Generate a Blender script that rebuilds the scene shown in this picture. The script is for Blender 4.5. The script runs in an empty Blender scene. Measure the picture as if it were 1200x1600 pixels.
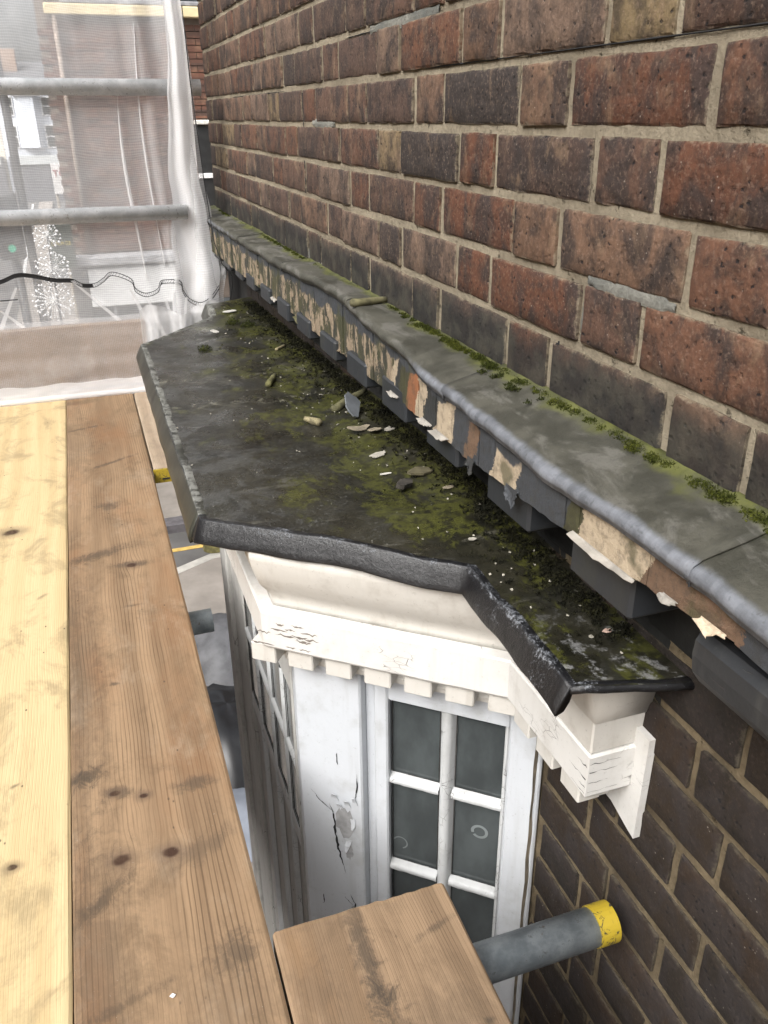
import bpy, bmesh, math, random
import numpy as np
from mathutils import Vector, Matrix, noise as mnoise
random.seed(7)
R = math.radians
scene = bpy.context.scene
col = scene.collection

# ------------------------------------------------------------------ camera
f_px, pitch, yaw, roll = 1309.4, R(25.389), R(19.299), R(-.559)
cy, sy = math.cos(yaw), math.sin(yaw)
hv = Vector((sy, cy, 0)); rv = Vector((cy, -sy, 0)); uv = Vector((0, 0, 1))
Fv = math.cos(pitch)*hv - math.sin(pitch)*uv
Uv = math.sin(pitch)*hv + math.cos(pitch)*uv
R2 = math.cos(roll)*rv + math.sin(roll)*Uv
U2 = -math.sin(roll)*rv + math.cos(roll)*Uv
cam_d = bpy.data.cameras.new('camera')
cam = bpy.data.objects.new('camera', cam_d); col.objects.link(cam)
cam.matrix_world = Matrix((( R2.x, U2.x, -Fv.x, 0), (R2.y, U2.y, -Fv.y, 0), (R2.z, U2.z, -Fv.z, 0), (0, 0, 0, 1)))
cam_d.sensor_fit = 'VERTICAL'; cam_d.sensor_height = 24; cam_d.lens = f_px/1600*24
cam_d.clip_start = .02; cam_d.clip_end = 600
scene.camera = cam

# ------------------------------------------------------------------ light
SUN = Vector((-.62, -.42, .72)).normalized()
world = bpy.data.worlds.new('World'); scene.world = world; world.use_nodes = True
wn = world.node_tree; bg = wn.nodes['Background']
sky = wn.nodes.new('ShaderNodeTexSky'); sky.sky_type = 'NISHITA'; sky.sun_disc = False
sky.sun_elevation = math.asin(SUN.z); sky.sun_rotation = math.atan2(SUN.x, SUN.y)
sky.air_density = 1.0; sky.dust_density = 7.0; sky.ozone_density = 1.0
hs = wn.nodes.new('ShaderNodeHueSaturation'); hs.inputs['Saturation'].default_value = .22
wn.links.new(sky.outputs[0], hs.inputs['Color']); wn.links.new(hs.outputs[0], bg.inputs[0])
bg.inputs[1].default_value = .15
sd = bpy.data.lights.new('sun', 'SUN'); sd.energy = 1.3; sd.angle = R(40); sd.color = (1, .985, .96)
so = bpy.data.objects.new('sun', sd); col.objects.link(so)
so.rotation_euler = (-SUN).to_track_quat('-Z', 'Y').to_euler()
scene.view_settings.view_transform = 'Standard'; scene.view_settings.look = 'None'
scene.view_settings.gamma = 1; scene.view_settings.use_curve_mapping = False
scene.view_settings.exposure = 1.0

# ------------------------------------------------------------------ node helper
class M:
    def __init__(s, name, rough=.6, bumpd=None):
        s.m = bpy.data.materials.new(name); s.m.use_nodes = True
        s.t = s.m.node_tree; s.b = s.t.nodes['Principled BSDF']
        s.b.inputs['Roughness'].default_value = rough
    def n(s, t): return s.t.nodes.new('ShaderNode'+t)
    def put(s, sock, v):
        if isinstance(v, bpy.types.NodeSocket): s.t.links.new(v, sock)
        elif isinstance(v, (tuple, list)) and len(v) == 3 and sock.type == 'RGBA': sock.default_value = (*v, 1)
        else: sock.default_value = v
    def pos(s): return s.n('NewGeometry').outputs['Position']
    def obj(s): return s.n('TexCoord').outputs['Object']
    def uv(s): return s.n('TexCoord').outputs['UV']
    def info(s, o): return s.n('ObjectInfo').outputs[o]
    def xyz(s, v):
        k = s.n('SeparateXYZ'); s.put(k.inputs[0], v); return k.outputs
    def comb(s, x, y, z):
        k = s.n('CombineXYZ'); s.put(k.inputs[0], x); s.put(k.inputs[1], y); s.put(k.inputs[2], z); return k.outputs[0]
    def vm(s, op, a, b=None):
        k = s.n('VectorMath'); k.operation = op; s.put(k.inputs[0], a)
        if b is not None: s.put(k.inputs[1], b)
        return k.outputs['Value'] if op in ('LENGTH', 'DISTANCE') else k.outputs[0]
    def ma(s, op, a, b=None, c=None, clamp=False):
        k = s.n('Math'); k.operation = op; k.use_clamp = clamp; s.put(k.inputs[0], a)
        if b is not None: s.put(k.inputs[1], b)
        if c is not None: s.put(k.inputs[2], c)
        return k.outputs[0]
    def noise(s, v, sc=5, det=4, rough=.55, dist=0):
        k = s.n('TexNoise'); s.put(k.inputs['Vector'], v); k.inputs['Scale'].default_value = sc
        k.inputs['Detail'].default_value = det; k.inputs['Roughness'].default_value = rough
        k.inputs['Distortion'].default_value = dist; return k.outputs['Fac']
    def voro(s, v, sc=5, feat='F1', rnd=1.):
        k = s.n('TexVoronoi'); k.feature = feat; s.put(k.inputs['Vector'], v)
        k.inputs['Scale'].default_value = sc; k.inputs['Randomness'].default_value = rnd; return k.outputs['Distance']
    def mr(s, v, a, b, c=0, d=1, smooth=True):
        k = s.n('MapRange'); k.interpolation_type = 'SMOOTHSTEP' if smooth else 'LINEAR'
        s.put(k.inputs[0], v)
        for i, q in enumerate((a, b, c, d)): s.put(k.inputs[i+1], q)
        return k.outputs[0]
    def mix(s, f, a, b, mode='MIX'):
        k = s.n('Mix'); k.data_type = 'RGBA'; k.blend_type = mode
        s.put(k.inputs[0], f); s.put(k.inputs[6], a); s.put(k.inputs[7], b); return k.outputs[2]
    def bump(s, h, st=.3, d=.002, nrm=None):
        k = s.n('Bump'); k.inputs['Strength'].default_value = st; k.inputs['Distance'].default_value = d
        s.put(k.inputs['Height'], h)
        if nrm is not None: s.put(k.inputs['Normal'], nrm)
        return k.outputs[0]
    def fin(s, color=None, rough=None, nrm=None, metal=None, spec=None):
        for k, v in (('Base Color', color), ('Roughness', rough), ('Normal', nrm), ('Metallic', metal), ('Specular IOR Level', spec)):
            if v is not None: s.put(s.b.inputs[k], v)
        return s.m

def mat_plain(name, c, rough=.7, var=.25, sc=12, bump=.15, bsc=80, metal=None):
    m = M(name); p = m.pos()
    n = m.noise(p, sc, 5); dark = tuple(x*(1-var) for x in c); lite = tuple(min(.9, x*(1+var)) for x in c)
    return m.fin(m.mix(m.mr(n, .3, .7), dark, lite), rough, m.bump(m.noise(p, bsc, 3), bump, .003), metal)

def mat_brick(name, tone=1.0, grime=0.):
    m = M(name, .88); p0 = m.pos(); rnd = m.info('Random')
    p = m.vm('ADD', p0, m.comb(m.ma('MULTIPLY', rnd, 37.), m.ma('MULTIPLY', rnd, 11.), m.ma('MULTIPLY', rnd, 23.)))
    base = m.info('Color')
    vs = m.vm('MULTIPLY', p, (1, 11, 7))
    n1 = m.noise(vs, 1.6, 6, .62, .5); n2 = m.noise(m.vm('ADD', vs, (9, 3, 7)), 2.0, 6, .62, .6)
    n5 = m.noise(m.vm('ADD', p, (5, 1, 3)), 26, 6, .65, .4)
    c = m.mix(m.ma('MULTIPLY', m.mr(n1, .44, .63), .82), base, (.03, .025, .024))
    c = m.mix(m.ma('MULTIPLY', m.mr(n2, .53, .72), .6), c, (.19*tone**1.6, .128*tone**1.6, .082*tone**1.6))
    c = m.mix(m.ma('MULTIPLY', m.mr(n5, .48, .63), .62), c, (.027, .021, .019))
    n3 = m.noise(p, 75, 8, .75)
    c = m.mix(m.ma('MULTIPLY', m.mr(n3, .42, .66), .6), c, m.mix(.65, c, (.02, .015, .012)))
    n4 = m.noise(p, 210, 5, .7)
    c = m.mix(m.ma('MULTIPLY', m.mr(n4, .5, .72), .3), c, (.3*tone, .21*tone, .16*tone))
    # burnt specks and pale lime specks
    v1 = m.voro(m.vm('ADD', p, m.comb(0, m.ma('MULTIPLY', n3, .02), 0)), 95)
    big = m.mr(m.noise(p, 22, 3), .44, .54)
    c = m.mix(m.ma('MULTIPLY', m.mr(v1, .12, .2, 1, 0), m.ma('MULTIPLY', big, .9)), c, (.012, .011, .012))
    v2 = m.voro(p, 130)
    wsp = m.ma('MULTIPLY', m.mr(m.ma('ADD', v2, m.ma('MULTIPLY', n3, .3)), .2, .3, 1, 0), m.mr(m.noise(p, 24, 3), .56, .62))
    c = m.mix(m.ma('MULTIPLY', wsp, .45), c, (.42, .37, .32))
    # soot band low down on the wall with ragged top, green tinge
    if grime:
        z = m.xyz(p0)[2]
        g = m.mr(m.ma('ADD', z, m.ma('MULTIPLY', m.noise(p0, 16, 4), .06)), -.25, -.195, 1, 0)
        c = m.mix(m.ma('MULTIPLY', g, .9), c, m.mix(m.mr(m.noise(p0, 25, 3), .4, .65), (.018, .018, .017), (.042, .04, .032)))
    gx = m.n('TexCoord').outputs['Generated']; gy, gz = m.xyz(gx)[1], m.xyz(gx)[2]
    dy_ = m.ma('MULTIPLY', m.ma('MINIMUM', gy, m.ma('SUBTRACT', 1., gy)), .16); dz_ = m.ma('MULTIPLY', m.ma('MINIMUM', gz, m.ma('SUBTRACT', 1., gz)), .067)
    ed = m.ma('ADD', m.ma('MINIMUM', dy_, dz_), m.ma('MULTIPLY', m.ma('SUBTRACT', m.noise(p, 65, 6, .75), .5), .016))
    c = m.mix(m.ma('MULTIPLY', m.mr(ed, -.0012, .0028, 1, 0), .62), c, (.22*tone**.8, .185*tone**.8, .13*tone**.8))
    h = m.ma('ADD', m.ma('MULTIPLY', m.noise(p, 55, 5, .65), 1.), m.ma('MULTIPLY', m.mr(v1, .05, .3), .35))
    return m.fin(c, .9, m.bump(h, .75, .004), spec=.25)

def mat_mortar(name, c, dirt):
    m = M(name); p = m.pos()
    cc = m.mix(m.mr(m.noise(p, 9, 5), .35, .7), c, dirt)
    cc = m.mix(m.ma('MULTIPLY', m.mr(m.noise(p, 140, 3), .45, .7), .5), cc, tuple(x*.55 for x in c))
    hole = m.mr(m.noise(p, 48, 5, .75), .62, .68)
    cc = m.mix(m.ma('MULTIPLY', hole, .7), cc, tuple(x*.25 for x in c))
    return m.fin(cc, .95, m.bump(m.ma('SUBTRACT', m.noise(p, 110, 6, .75), hole), .95, .006), spec=.1)

def mat_wood(name, light, dark, knots=(), stains=(), ringamt=.6, freq=70., seed=0., speck=.5, grey=None, tint=None):
    m = M(name, .75); o = m.obj(); x, y, z = m.xyz(o)[:3] if False else (m.xyz(o)[0], m.xyz(o)[1], m.xyz(o)[2])
    # grain coordinate, pushed aside by knots
    low = m.noise(m.comb(m.ma('ADD', m.ma('MULTIPLY', x, 5.), seed), m.ma('MULTIPLY', y, 1.1), 0), 1., 3, .5)
    u = m.ma('ADD', x, m.ma('MULTIPLY', low, .055))
    dk = None
    for (kx, ky, r) in knots:
        dx = m.ma('SUBTRACT', x, kx); dy = m.ma('SUBTRACT', y, ky)
        l = m.vm('LENGTH', m.comb(m.ma('DIVIDE', dx, r*3.6), m.ma('DIVIDE', dy, r*7.), 0))
        w = m.mr(l, 0, 1, 1, 0)
        u = m.ma('SUBTRACT', u, m.ma('MULTIPLY', m.ma('MULTIPLY', w, dx), .72))
        ang = m.ma('MULTIPLY', m.noise(m.vm('ADD', o, (kx, ky, seed)), 60, 2), .7)
        l2 = m.vm('LENGTH', m.comb(m.ma('DIVIDE', dx, r*1.35), m.ma('DIVIDE', dy, r*1.05), 0))
        hl = m.ma('MULTIPLY', m.mr(m.ma('ADD', l2, m.ma('MULTIPLY', ang, 1.6)), 1.2, 3.6, 1, 0), .55); halo = hl if dk is None else m.ma('MAXIMUM', halo, hl)
        k = m.mr(m.ma('ADD', l2, ang), .9, 1.55, 1, 0)
        dk = k if dk is None else m.ma('MAXIMUM', dk, k)
    ring = m.noise(m.comb(m.ma('MULTIPLY', u, freq), m.ma('MULTIPLY', y, .9), seed), 1., 2, .4)
    wv = m.ma('SINE', m.ma('MULTIPLY', m.ma('ADD', u, m.ma('MULTIPLY', ring, .010)), freq*30))
    lines = m.mr(wv, .5, 1.)
    fine = m.noise(m.comb(m.ma('MULTIPLY', u, 520.), m.ma('MULTIPLY', y, 14.), seed), 1., 3, .6)
    c = m.mix(m.mr(ring, .3, .72), light, tuple(a*.5+b*.5 for a, b in zip(light, dark)))
    c = m.mix(m.ma('MULTIPLY', m.ma('MULTIPLY', lines, m.mr(m.noise(m.vm('MULTIPLY', o, (9, 1.5, 1)), 1.4, 3), .35, .65)), ringamt), c, dark)
    c = m.mix(m.ma('MULTIPLY', m.mr(fine, .45, .8), .3), c, tuple(a*.7 for a in dark))
    if tint:
        c = m.mix(m.ma('MULTIPLY', m.mr(m.noise(m.vm('MULTIPLY', o, (7, 2.2, 1)), 1., 4, .6), .45, .7), .6), c, tint)
    if grey:
        c = m.mix(m.ma('MULTIPLY', m.mr(m.noise(m.vm('ADD', m.vm('MULTIPLY', o, (9, 4, 1)), (3+seed, 1, 0)), 1.1, 7, .75), .5, .72), .45), c, grey)
    rag = m.ma('SUBTRACT', m.noise(m.vm('MULTIPLY', o, (55, 34, 1)), 1., 8, .8, .6), .5)
    for (kx, ky, sx, sy2, st, sl) in stains:
        dx = m.ma('SUBTRACT', x, kx); dy = m.ma('SUBTRACT', m.ma('SUBTRACT', y, ky), m.ma('MULTIPLY', dx, sl))
        l = m.vm('LENGTH', m.comb(m.ma('DIVIDE', dx, sx), m.ma('DIVIDE', dy, sy2), 0))
        c = m.mix(m.ma('MULTIPLY', m.mr(m.ma('ADD', l, m.ma('MULTIPLY', rag, 3.4)), .1, 1.25, 1, 0), st), c, (.05, .04, .031))
    if dk is not None:
        c = m.mix(halo, c, (.1, .07, .05))
        c = m.mix(m.ma('MULTIPLY', dk, .95), c, (.04, .02, .013))
    dirt = m.noise(m.vm('ADD', m.vm('MULTIPLY', o, (1, .6, 1)), (seed, 4, 1)), 11, 9, .72, .5)
    c = m.mix(m.ma('MULTIPLY', m.mr(dirt, .48, .66), speck*.68), c, tuple(a*.42 for a in light))
    pd = m.noise(m.vm('ADD', o, (1, seed, 2)), 190, 3, .8)
    c = m.mix(m.ma('MULTIPLY', m.mr(pd, .68, .74), .5*speck), c, (.4, .36, .31))
    sp = m.ma('MULTIPLY', m.mr(m.voro(m.vm('MULTIPLY', o, (1, .55, 1)), 48), .04, .1, 1, 0), m.mr(m.noise(o, 14, 1), .52, .6))
    c = m.mix(m.ma('MULTIPLY', sp, speck), c, (.07, .05, .035))
    h = m.ma('ADD', m.ma('MULTIPLY', fine, .5), m.ma('MULTIPLY', lines, -.35))
    return m.fin(c, .8, m.bump(h, .35, .0015), spec=.2)

def mat_paint(name, c, dirt=(.3, .27, .22), amt=.35, crack=.0, rough=.45, csc=30, stretch=(1, 1, 1)):
    m = M(name); p = m.pos()
    n = m.noise(p, 14, 6, .65)
    cc = m.mix(m.ma('MULTIPLY', m.mr(n, .5, .75), amt), c, dirt)
    cc = m.mix(m.ma('MULTIPLY', m.mr(m.noise(p, 150, 4, .8), .6, .7), .6*amt+.08), cc, tuple(x*.6 for x in dirt))
    drip = m.noise(m.vm('MULTIPLY', p, (40, 40, 3)), 1, 4, .6)
    cc = m.mix(m.ma('MULTIPLY', m.mr(drip, .52, .72), .5*amt), cc, dirt)
    h = m.noise(p, 60, 4)
    if crack:
        q = m.vm('MULTIPLY', m.vm('ADD', p, m.comb(0, 0, m.ma('MULTIPLY', m.noise(p, 30, 3), .02))), stretch)
        e = m.voro(q, csc*1.7, 'DISTANCE_TO_EDGE')
        msk = m.mr(m.noise(m.vm('ADD', p, (4, 8, 2)), 13, 4), .62-.1*crack, .68-.08*crack)
        ck = m.ma('MULTIPLY', m.mr(e, .0, .028, 1, 0), msk)
        cc = m.mix(m.ma('MULTIPLY', ck, .85), cc, (.06, .05, .045))
        h = m.ma('SUBTRACT', h, m.ma('MULTIPLY', ck, 2.))
    return m.fin(cc, rough, m.bump(h, .35, .002))

def mat_lead():
    m = M('lead_flashing', .5); p = m.pos(); x, y, z = m.xyz(p)[0], m.xyz(p)[1], m.xyz(p)[2]
    n = m.noise(p, 18, 6, .65); n2 = m.noise(m.vm('MULTIPLY', p, (1, .6, 1)), 42, 4)
    top = m.mix(m.mr(n, .38, .66), (.034, .033, .024), (.066, .063, .048))
    top = m.mix(m.ma('MULTIPLY', m.mr(m.noise(m.vm('MULTIPLY', m.vm('ADD', p, (5, 0, 0)), (1, .5, 1)), 17, 7, .7, .5), .5, .62), .8), top, (.115, .11, .095))
    run = m.noise(m.vm('MULTIPLY', p, (12, 70, 12)), 1, 4, .6)
    nose = m.mix(m.ma('MULTIPLY', m.ma('ADD', m.mr(n2, .35, .65), m.mr(run, .4, .65)), .5), (.085, .09, .1), (.185, .195, .215))
    edge = m.mr(m.ma('ADD', x, m.ma('MULTIPLY', n, .012)),   .4435, .4515, 1, 0)
    c = m.mix(edge, top, nose)
    al = m.ma('ADD', x, m.ma('MULTIPLY', m.ma('SUBTRACT', m.noise(p, 13, 4), .5), .11))
    c = m.mix(m.ma('MULTIPLY', m.mr(al, .497, .522), .85), c, m.mix(m.mr(n2, .35, .65), (.048, .052, .011), (.1, .106, .021)))
    c = m.mix(m.ma('MULTIPLY', m.mr(m.noise(p, 120, 3), .6, .7), .35), c, (.03, .03, .028))
    return m.fin(c, m.mr(n, .3, .7, .55, .78), m.bump(m.ma('ADD', n2, m.ma('MULTIPLY', m.noise(p, 110, 6, .8), .8)), .6, .003), metal=.05)

def mat_roof():
    m = M('roof_sheet', .6); p = m.pos(); x, y = m.xyz(p)[0], m.xyz(p)[1]
    n = m.noise(p, 6, 7, .68, .5); n2 = m.noise(m.vm('ADD', p, (3, 7, 0)), 9, 6, .7, .3); fine = m.noise(p, 110, 5, .75)
    c = m.mix(m.mr(n, .36, .62), (.0065, .0065, .0045), (.021, .0195, .0125))
    lg = m.ma('MULTIPLY', m.mr(m.noise(m.vm('ADD', p, (3, 7, 0)), 8, 9, .74, .5), .48, .56), m.mr(m.ma('ADD', x, m.ma('MULTIPLY', n, .12)), .26, .42, 1, .12))
    c = m.mix(m.ma('MULTIPLY', lg, m.mr(fine, .3, .7, .25, .75)), c, (.065, .066, .064))
    c = m.mix(m.ma('MULTIPLY', m.mr(m.noise(m.vm('MULTIPLY', p, (1, 3, 1)), 10, 6, .7), .58, .66), .5), c, (.1, .095, .075))
    n6 = m.noise(m.vm('ADD', p, (1, 4, 0)), 38, 9, .8, .3)
    c = m.mix(m.ma('MULTIPLY', m.mr(n6, .45, .68), .4), c, m.mix(.4, c, (.08, .075, .055)))
    c = m.mix(m.ma('MULTIPLY', m.mr(n6, .5, .38), .5), c, (.012, .012, .01))
    f2 = m.noise(p, 170, 6, .85)
    c = m.mix(m.ma('MULTIPLY', m.ma('MULTIPLY', m.mr(f2, .53, .62), m.mr(n2, .42, .6)), m.mr(x, .2, .5, .55, .15)), c, (.12, .122, .118))
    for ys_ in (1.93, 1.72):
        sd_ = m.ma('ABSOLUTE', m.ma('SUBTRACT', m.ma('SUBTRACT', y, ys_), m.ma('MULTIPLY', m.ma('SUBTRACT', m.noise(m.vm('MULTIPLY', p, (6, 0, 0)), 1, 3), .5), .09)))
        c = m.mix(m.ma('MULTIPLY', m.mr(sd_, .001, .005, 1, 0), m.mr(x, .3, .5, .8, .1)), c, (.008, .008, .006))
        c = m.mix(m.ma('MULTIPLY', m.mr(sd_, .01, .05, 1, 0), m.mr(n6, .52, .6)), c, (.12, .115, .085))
    # algae: worse toward the gutter
    gx = m.mr(m.ma('ADD', x, m.ma('MULTIPLY', y, -.02)), .1, .5, -.06, .1)
    gx = m.ma('SUBTRACT', gx, m.mr(y, .75, 1.15, .07, 0))
    g = m.mr(m.ma('ADD', m.noise(m.vm('ADD', m.vm('MULTIPLY', p, (1.5, .8, 1)), (8, 2, 0)), 9, 8, .72, .4), gx), .5, .6)
    gf = m.mr(m.ma('ADD', m.noise(p, 60, 8, .85), m.ma('MULTIPLY', g, .1)), .53, .64)
    c = m.mix(m.ma('MULTIPLY', g, .55), c, (.022, .022, .008))
    c = m.mix(m.ma('MULTIPLY', m.ma('MULTIPLY', g, gf), .75), c, (.062, .064, .016))
    wsp = m.ma('MULTIPLY', m.mr(m.voro(p, 85), .05, .11, 1, 0), m.mr(m.noise(p, 12, 2), .56, .64))
    c = m.mix(m.ma('MULTIPLY', wsp, .7), c, (.35, .34, .3))
    # chalky wear near the near end
    wy = m.ma('MULTIPLY', m.mr(y, .62, .78, 1, 0), m.mr(m.noise(p, 28, 6, .75), .52, .62))
    c = m.mix(m.ma('MULTIPLY', wy, .55), c, (.3, .3, .3))
    h = m.ma('ADD', m.ma('MULTIPLY', n2, 1.6), m.ma('MULTIPLY', fine, .45))
    return m.fin(c, m.mr(n2, .35, .65, .22, .44), m.bump(h, .4, .004), spec=.5)

def mat_bitumen():
    m = M('black_bitumen', .3); p = m.pos(); z = m.xyz(p)[2]
    n = m.noise(p, 26, 5, .7); f = m.noise(p, 300, 6, .9)
    y = m.xyz(p)[1]
    zr = m.ma('ADD', z, m.ma('ADD', .5245, m.ma('MULTIPLY', y, .0115)))
    near = m.ma('ADD', m.mr(y, .75, 1.0, .035, 0), m.mr(zr, -.010, -.001, 0, .075))
    mk = m.mr(m.ma('ADD', m.ma('ADD', m.ma('MULTIPLY', n, .5), m.ma('MULTIPLY', f, .75)), near), .74, .82)
    c = m.mix(m.ma('MULTIPLY', mk, .7), (.009, .009, .01), (.26, .275, .3))
    return m.fin(c, m.mr(mk, 0, 1, .28, .75), m.bump(m.ma('ADD', n, m.ma('MULTIPLY', f, .3)), .5, .004), spec=.5)

def mat_leadedge():
    m = M('old_lead_edge', .45); p = m.pos(); x, y, z = m.xyz(p)[0], m.xyz(p)[1], m.xyz(p)[2]
    n = m.noise(p, 20, 5, .65)
    c = m.mix(m.mr(n, .35, .65), (.013, .013, .0095), (.034, .034, .025))
    rub_glint = m.ma('MULTIPLY', m.mr(m.ma('ADD', z, m.ma('MULTIPLY', y, .0255)), -.5098, -.5072), m.mr(m.noise(p, 40, 6, .8), .42, .56))  # rubbed fold with its highlight line painted pale
    c = m.mix(m.ma('MULTIPLY', rub_glint, .75), c, (.22, .22, .2))
    return m.fin(c, .45, m.bump(n, .15, .003))

def mat_tube(name, tones):
    m = M(name, .5); p = m.pos()
    n = m.noise(p, 30, 5, .7); v = m.voro(p, 60)
    c = m.mix(m.mr(n, .35, .65), *tones)
    c = m.mix(m.ma('MULTIPLY', m.mr(m.noise(p, 60, 6, .8), .56, .66), .6), c, (.07, .072, .07))
    c = m.mix(m.ma('MULTIPLY', m.mr(m.noise(m.vm('ADD', p, (3, 1, 2)), 45, 5, .8), .64, .7), .6), c, (.16, .09, .045))
    return m.fin(c, m.mr(n, .3, .7, .42, .62), m.bump(m.noise(p, 120, 3), .15, .001), metal=.35)

def mat_yellow():
    m = M('scuffed_yellow_paint', .5); p = m.pos(); n = m.noise(p, 70, 5, .75)
    v = m.mr(m.voro(m.vm('MULTIPLY', p, (1, 1, .4)), 60, 'DISTANCE_TO_EDGE'), 0, .05, 1, 0)
    k = m.ma('MAXIMUM', m.mr(n, .55, .6), m.ma('MULTIPLY', v, m.mr(m.noise(p, 30, 2), .5, .6)))
    return m.fin(m.mix(k, (.36, .26, .02), (.025, .025, .022)), .5, m.bump(n, .2, .001))

def mat_glass(name, c, r=.12):
    m = M(name, r); p = m.pos(); n = m.noise(m.vm('MULTIPLY', p, (1, 1, .5)), 9, 5, .6); d = m.noise(p, 60, 5, .7)
    cc = m.mix(m.mr(n, .35, .7), tuple(x*.7 for x in c), tuple(x*1.3 for x in c))  # soft upright reflection painted into the pane colour as cloudy tone
    return m.fin(cc, m.mr(d, .3, .7, r*.8, r*1.7), m.bump(n, .08, .002), spec=.5)

def mat_net(name, cover, stripe):
    m = M(name); t = m.t; t.nodes.remove(m.b)
    u = m.uv(); x, y = m.xyz(u)[0], m.xyz(u)[1]
    wob = m.noise(m.vm('MULTIPLY', u, (2.2, 5, 1)), 1, 3)
    s1 = m.ma('SINE', m.ma('MULTIPLY', m.ma('ADD', y, m.ma('MULTIPLY', wob, .06)), 2*math.pi/.0088))
    s2 = m.ma('SINE', m.ma('MULTIPLY', x, 2*math.pi/.0075))
    br = m.noise(m.vm('MULTIPLY', u, (60, 200, 1)), 1, 2)
    a = m.ma('ADD', m.ma('ADD', cover, m.ma('MULTIPLY', m.ma('MULTIPLY', s1, stripe), m.mr(br, .3, .6))), m.ma('MULTIPLY', s2, stripe*.25), clamp=True)
    p = m.noise(m.vm('MULTIPLY', u, (7, 1.2, 1)), 1, 3)
    a = m.ma('ADD', a, m.ma('MULTIPLY', m.mr(p, .52, .8), .1), clamp=True)
    tr = m.n('BsdfTransparent'); df = m.n('BsdfDiffuse'); tl = m.n('BsdfTranslucent')
    df.inputs[0].default_value = (.92, .92, .925, 1); tl.inputs[0].default_value = (.92, .92, .925, 1)
    mx = m.n('MixShader'); mx.inputs[0].default_value = .5
    t.links.new(df.outputs[0], mx.inputs[1]); t.links.new(tl.outputs[0], mx.inputs[2])
    m2 = m.n('MixShader'); t.links.new(a, m2.inputs[0]); t.links.new(tr.outputs[0], m2.inputs[1]); t.links.new(mx.outputs[0], m2.inputs[2])
    t.links.new(m2.outputs[0], t.nodes['Material Output'].inputs[0])
    return m.m

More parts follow.
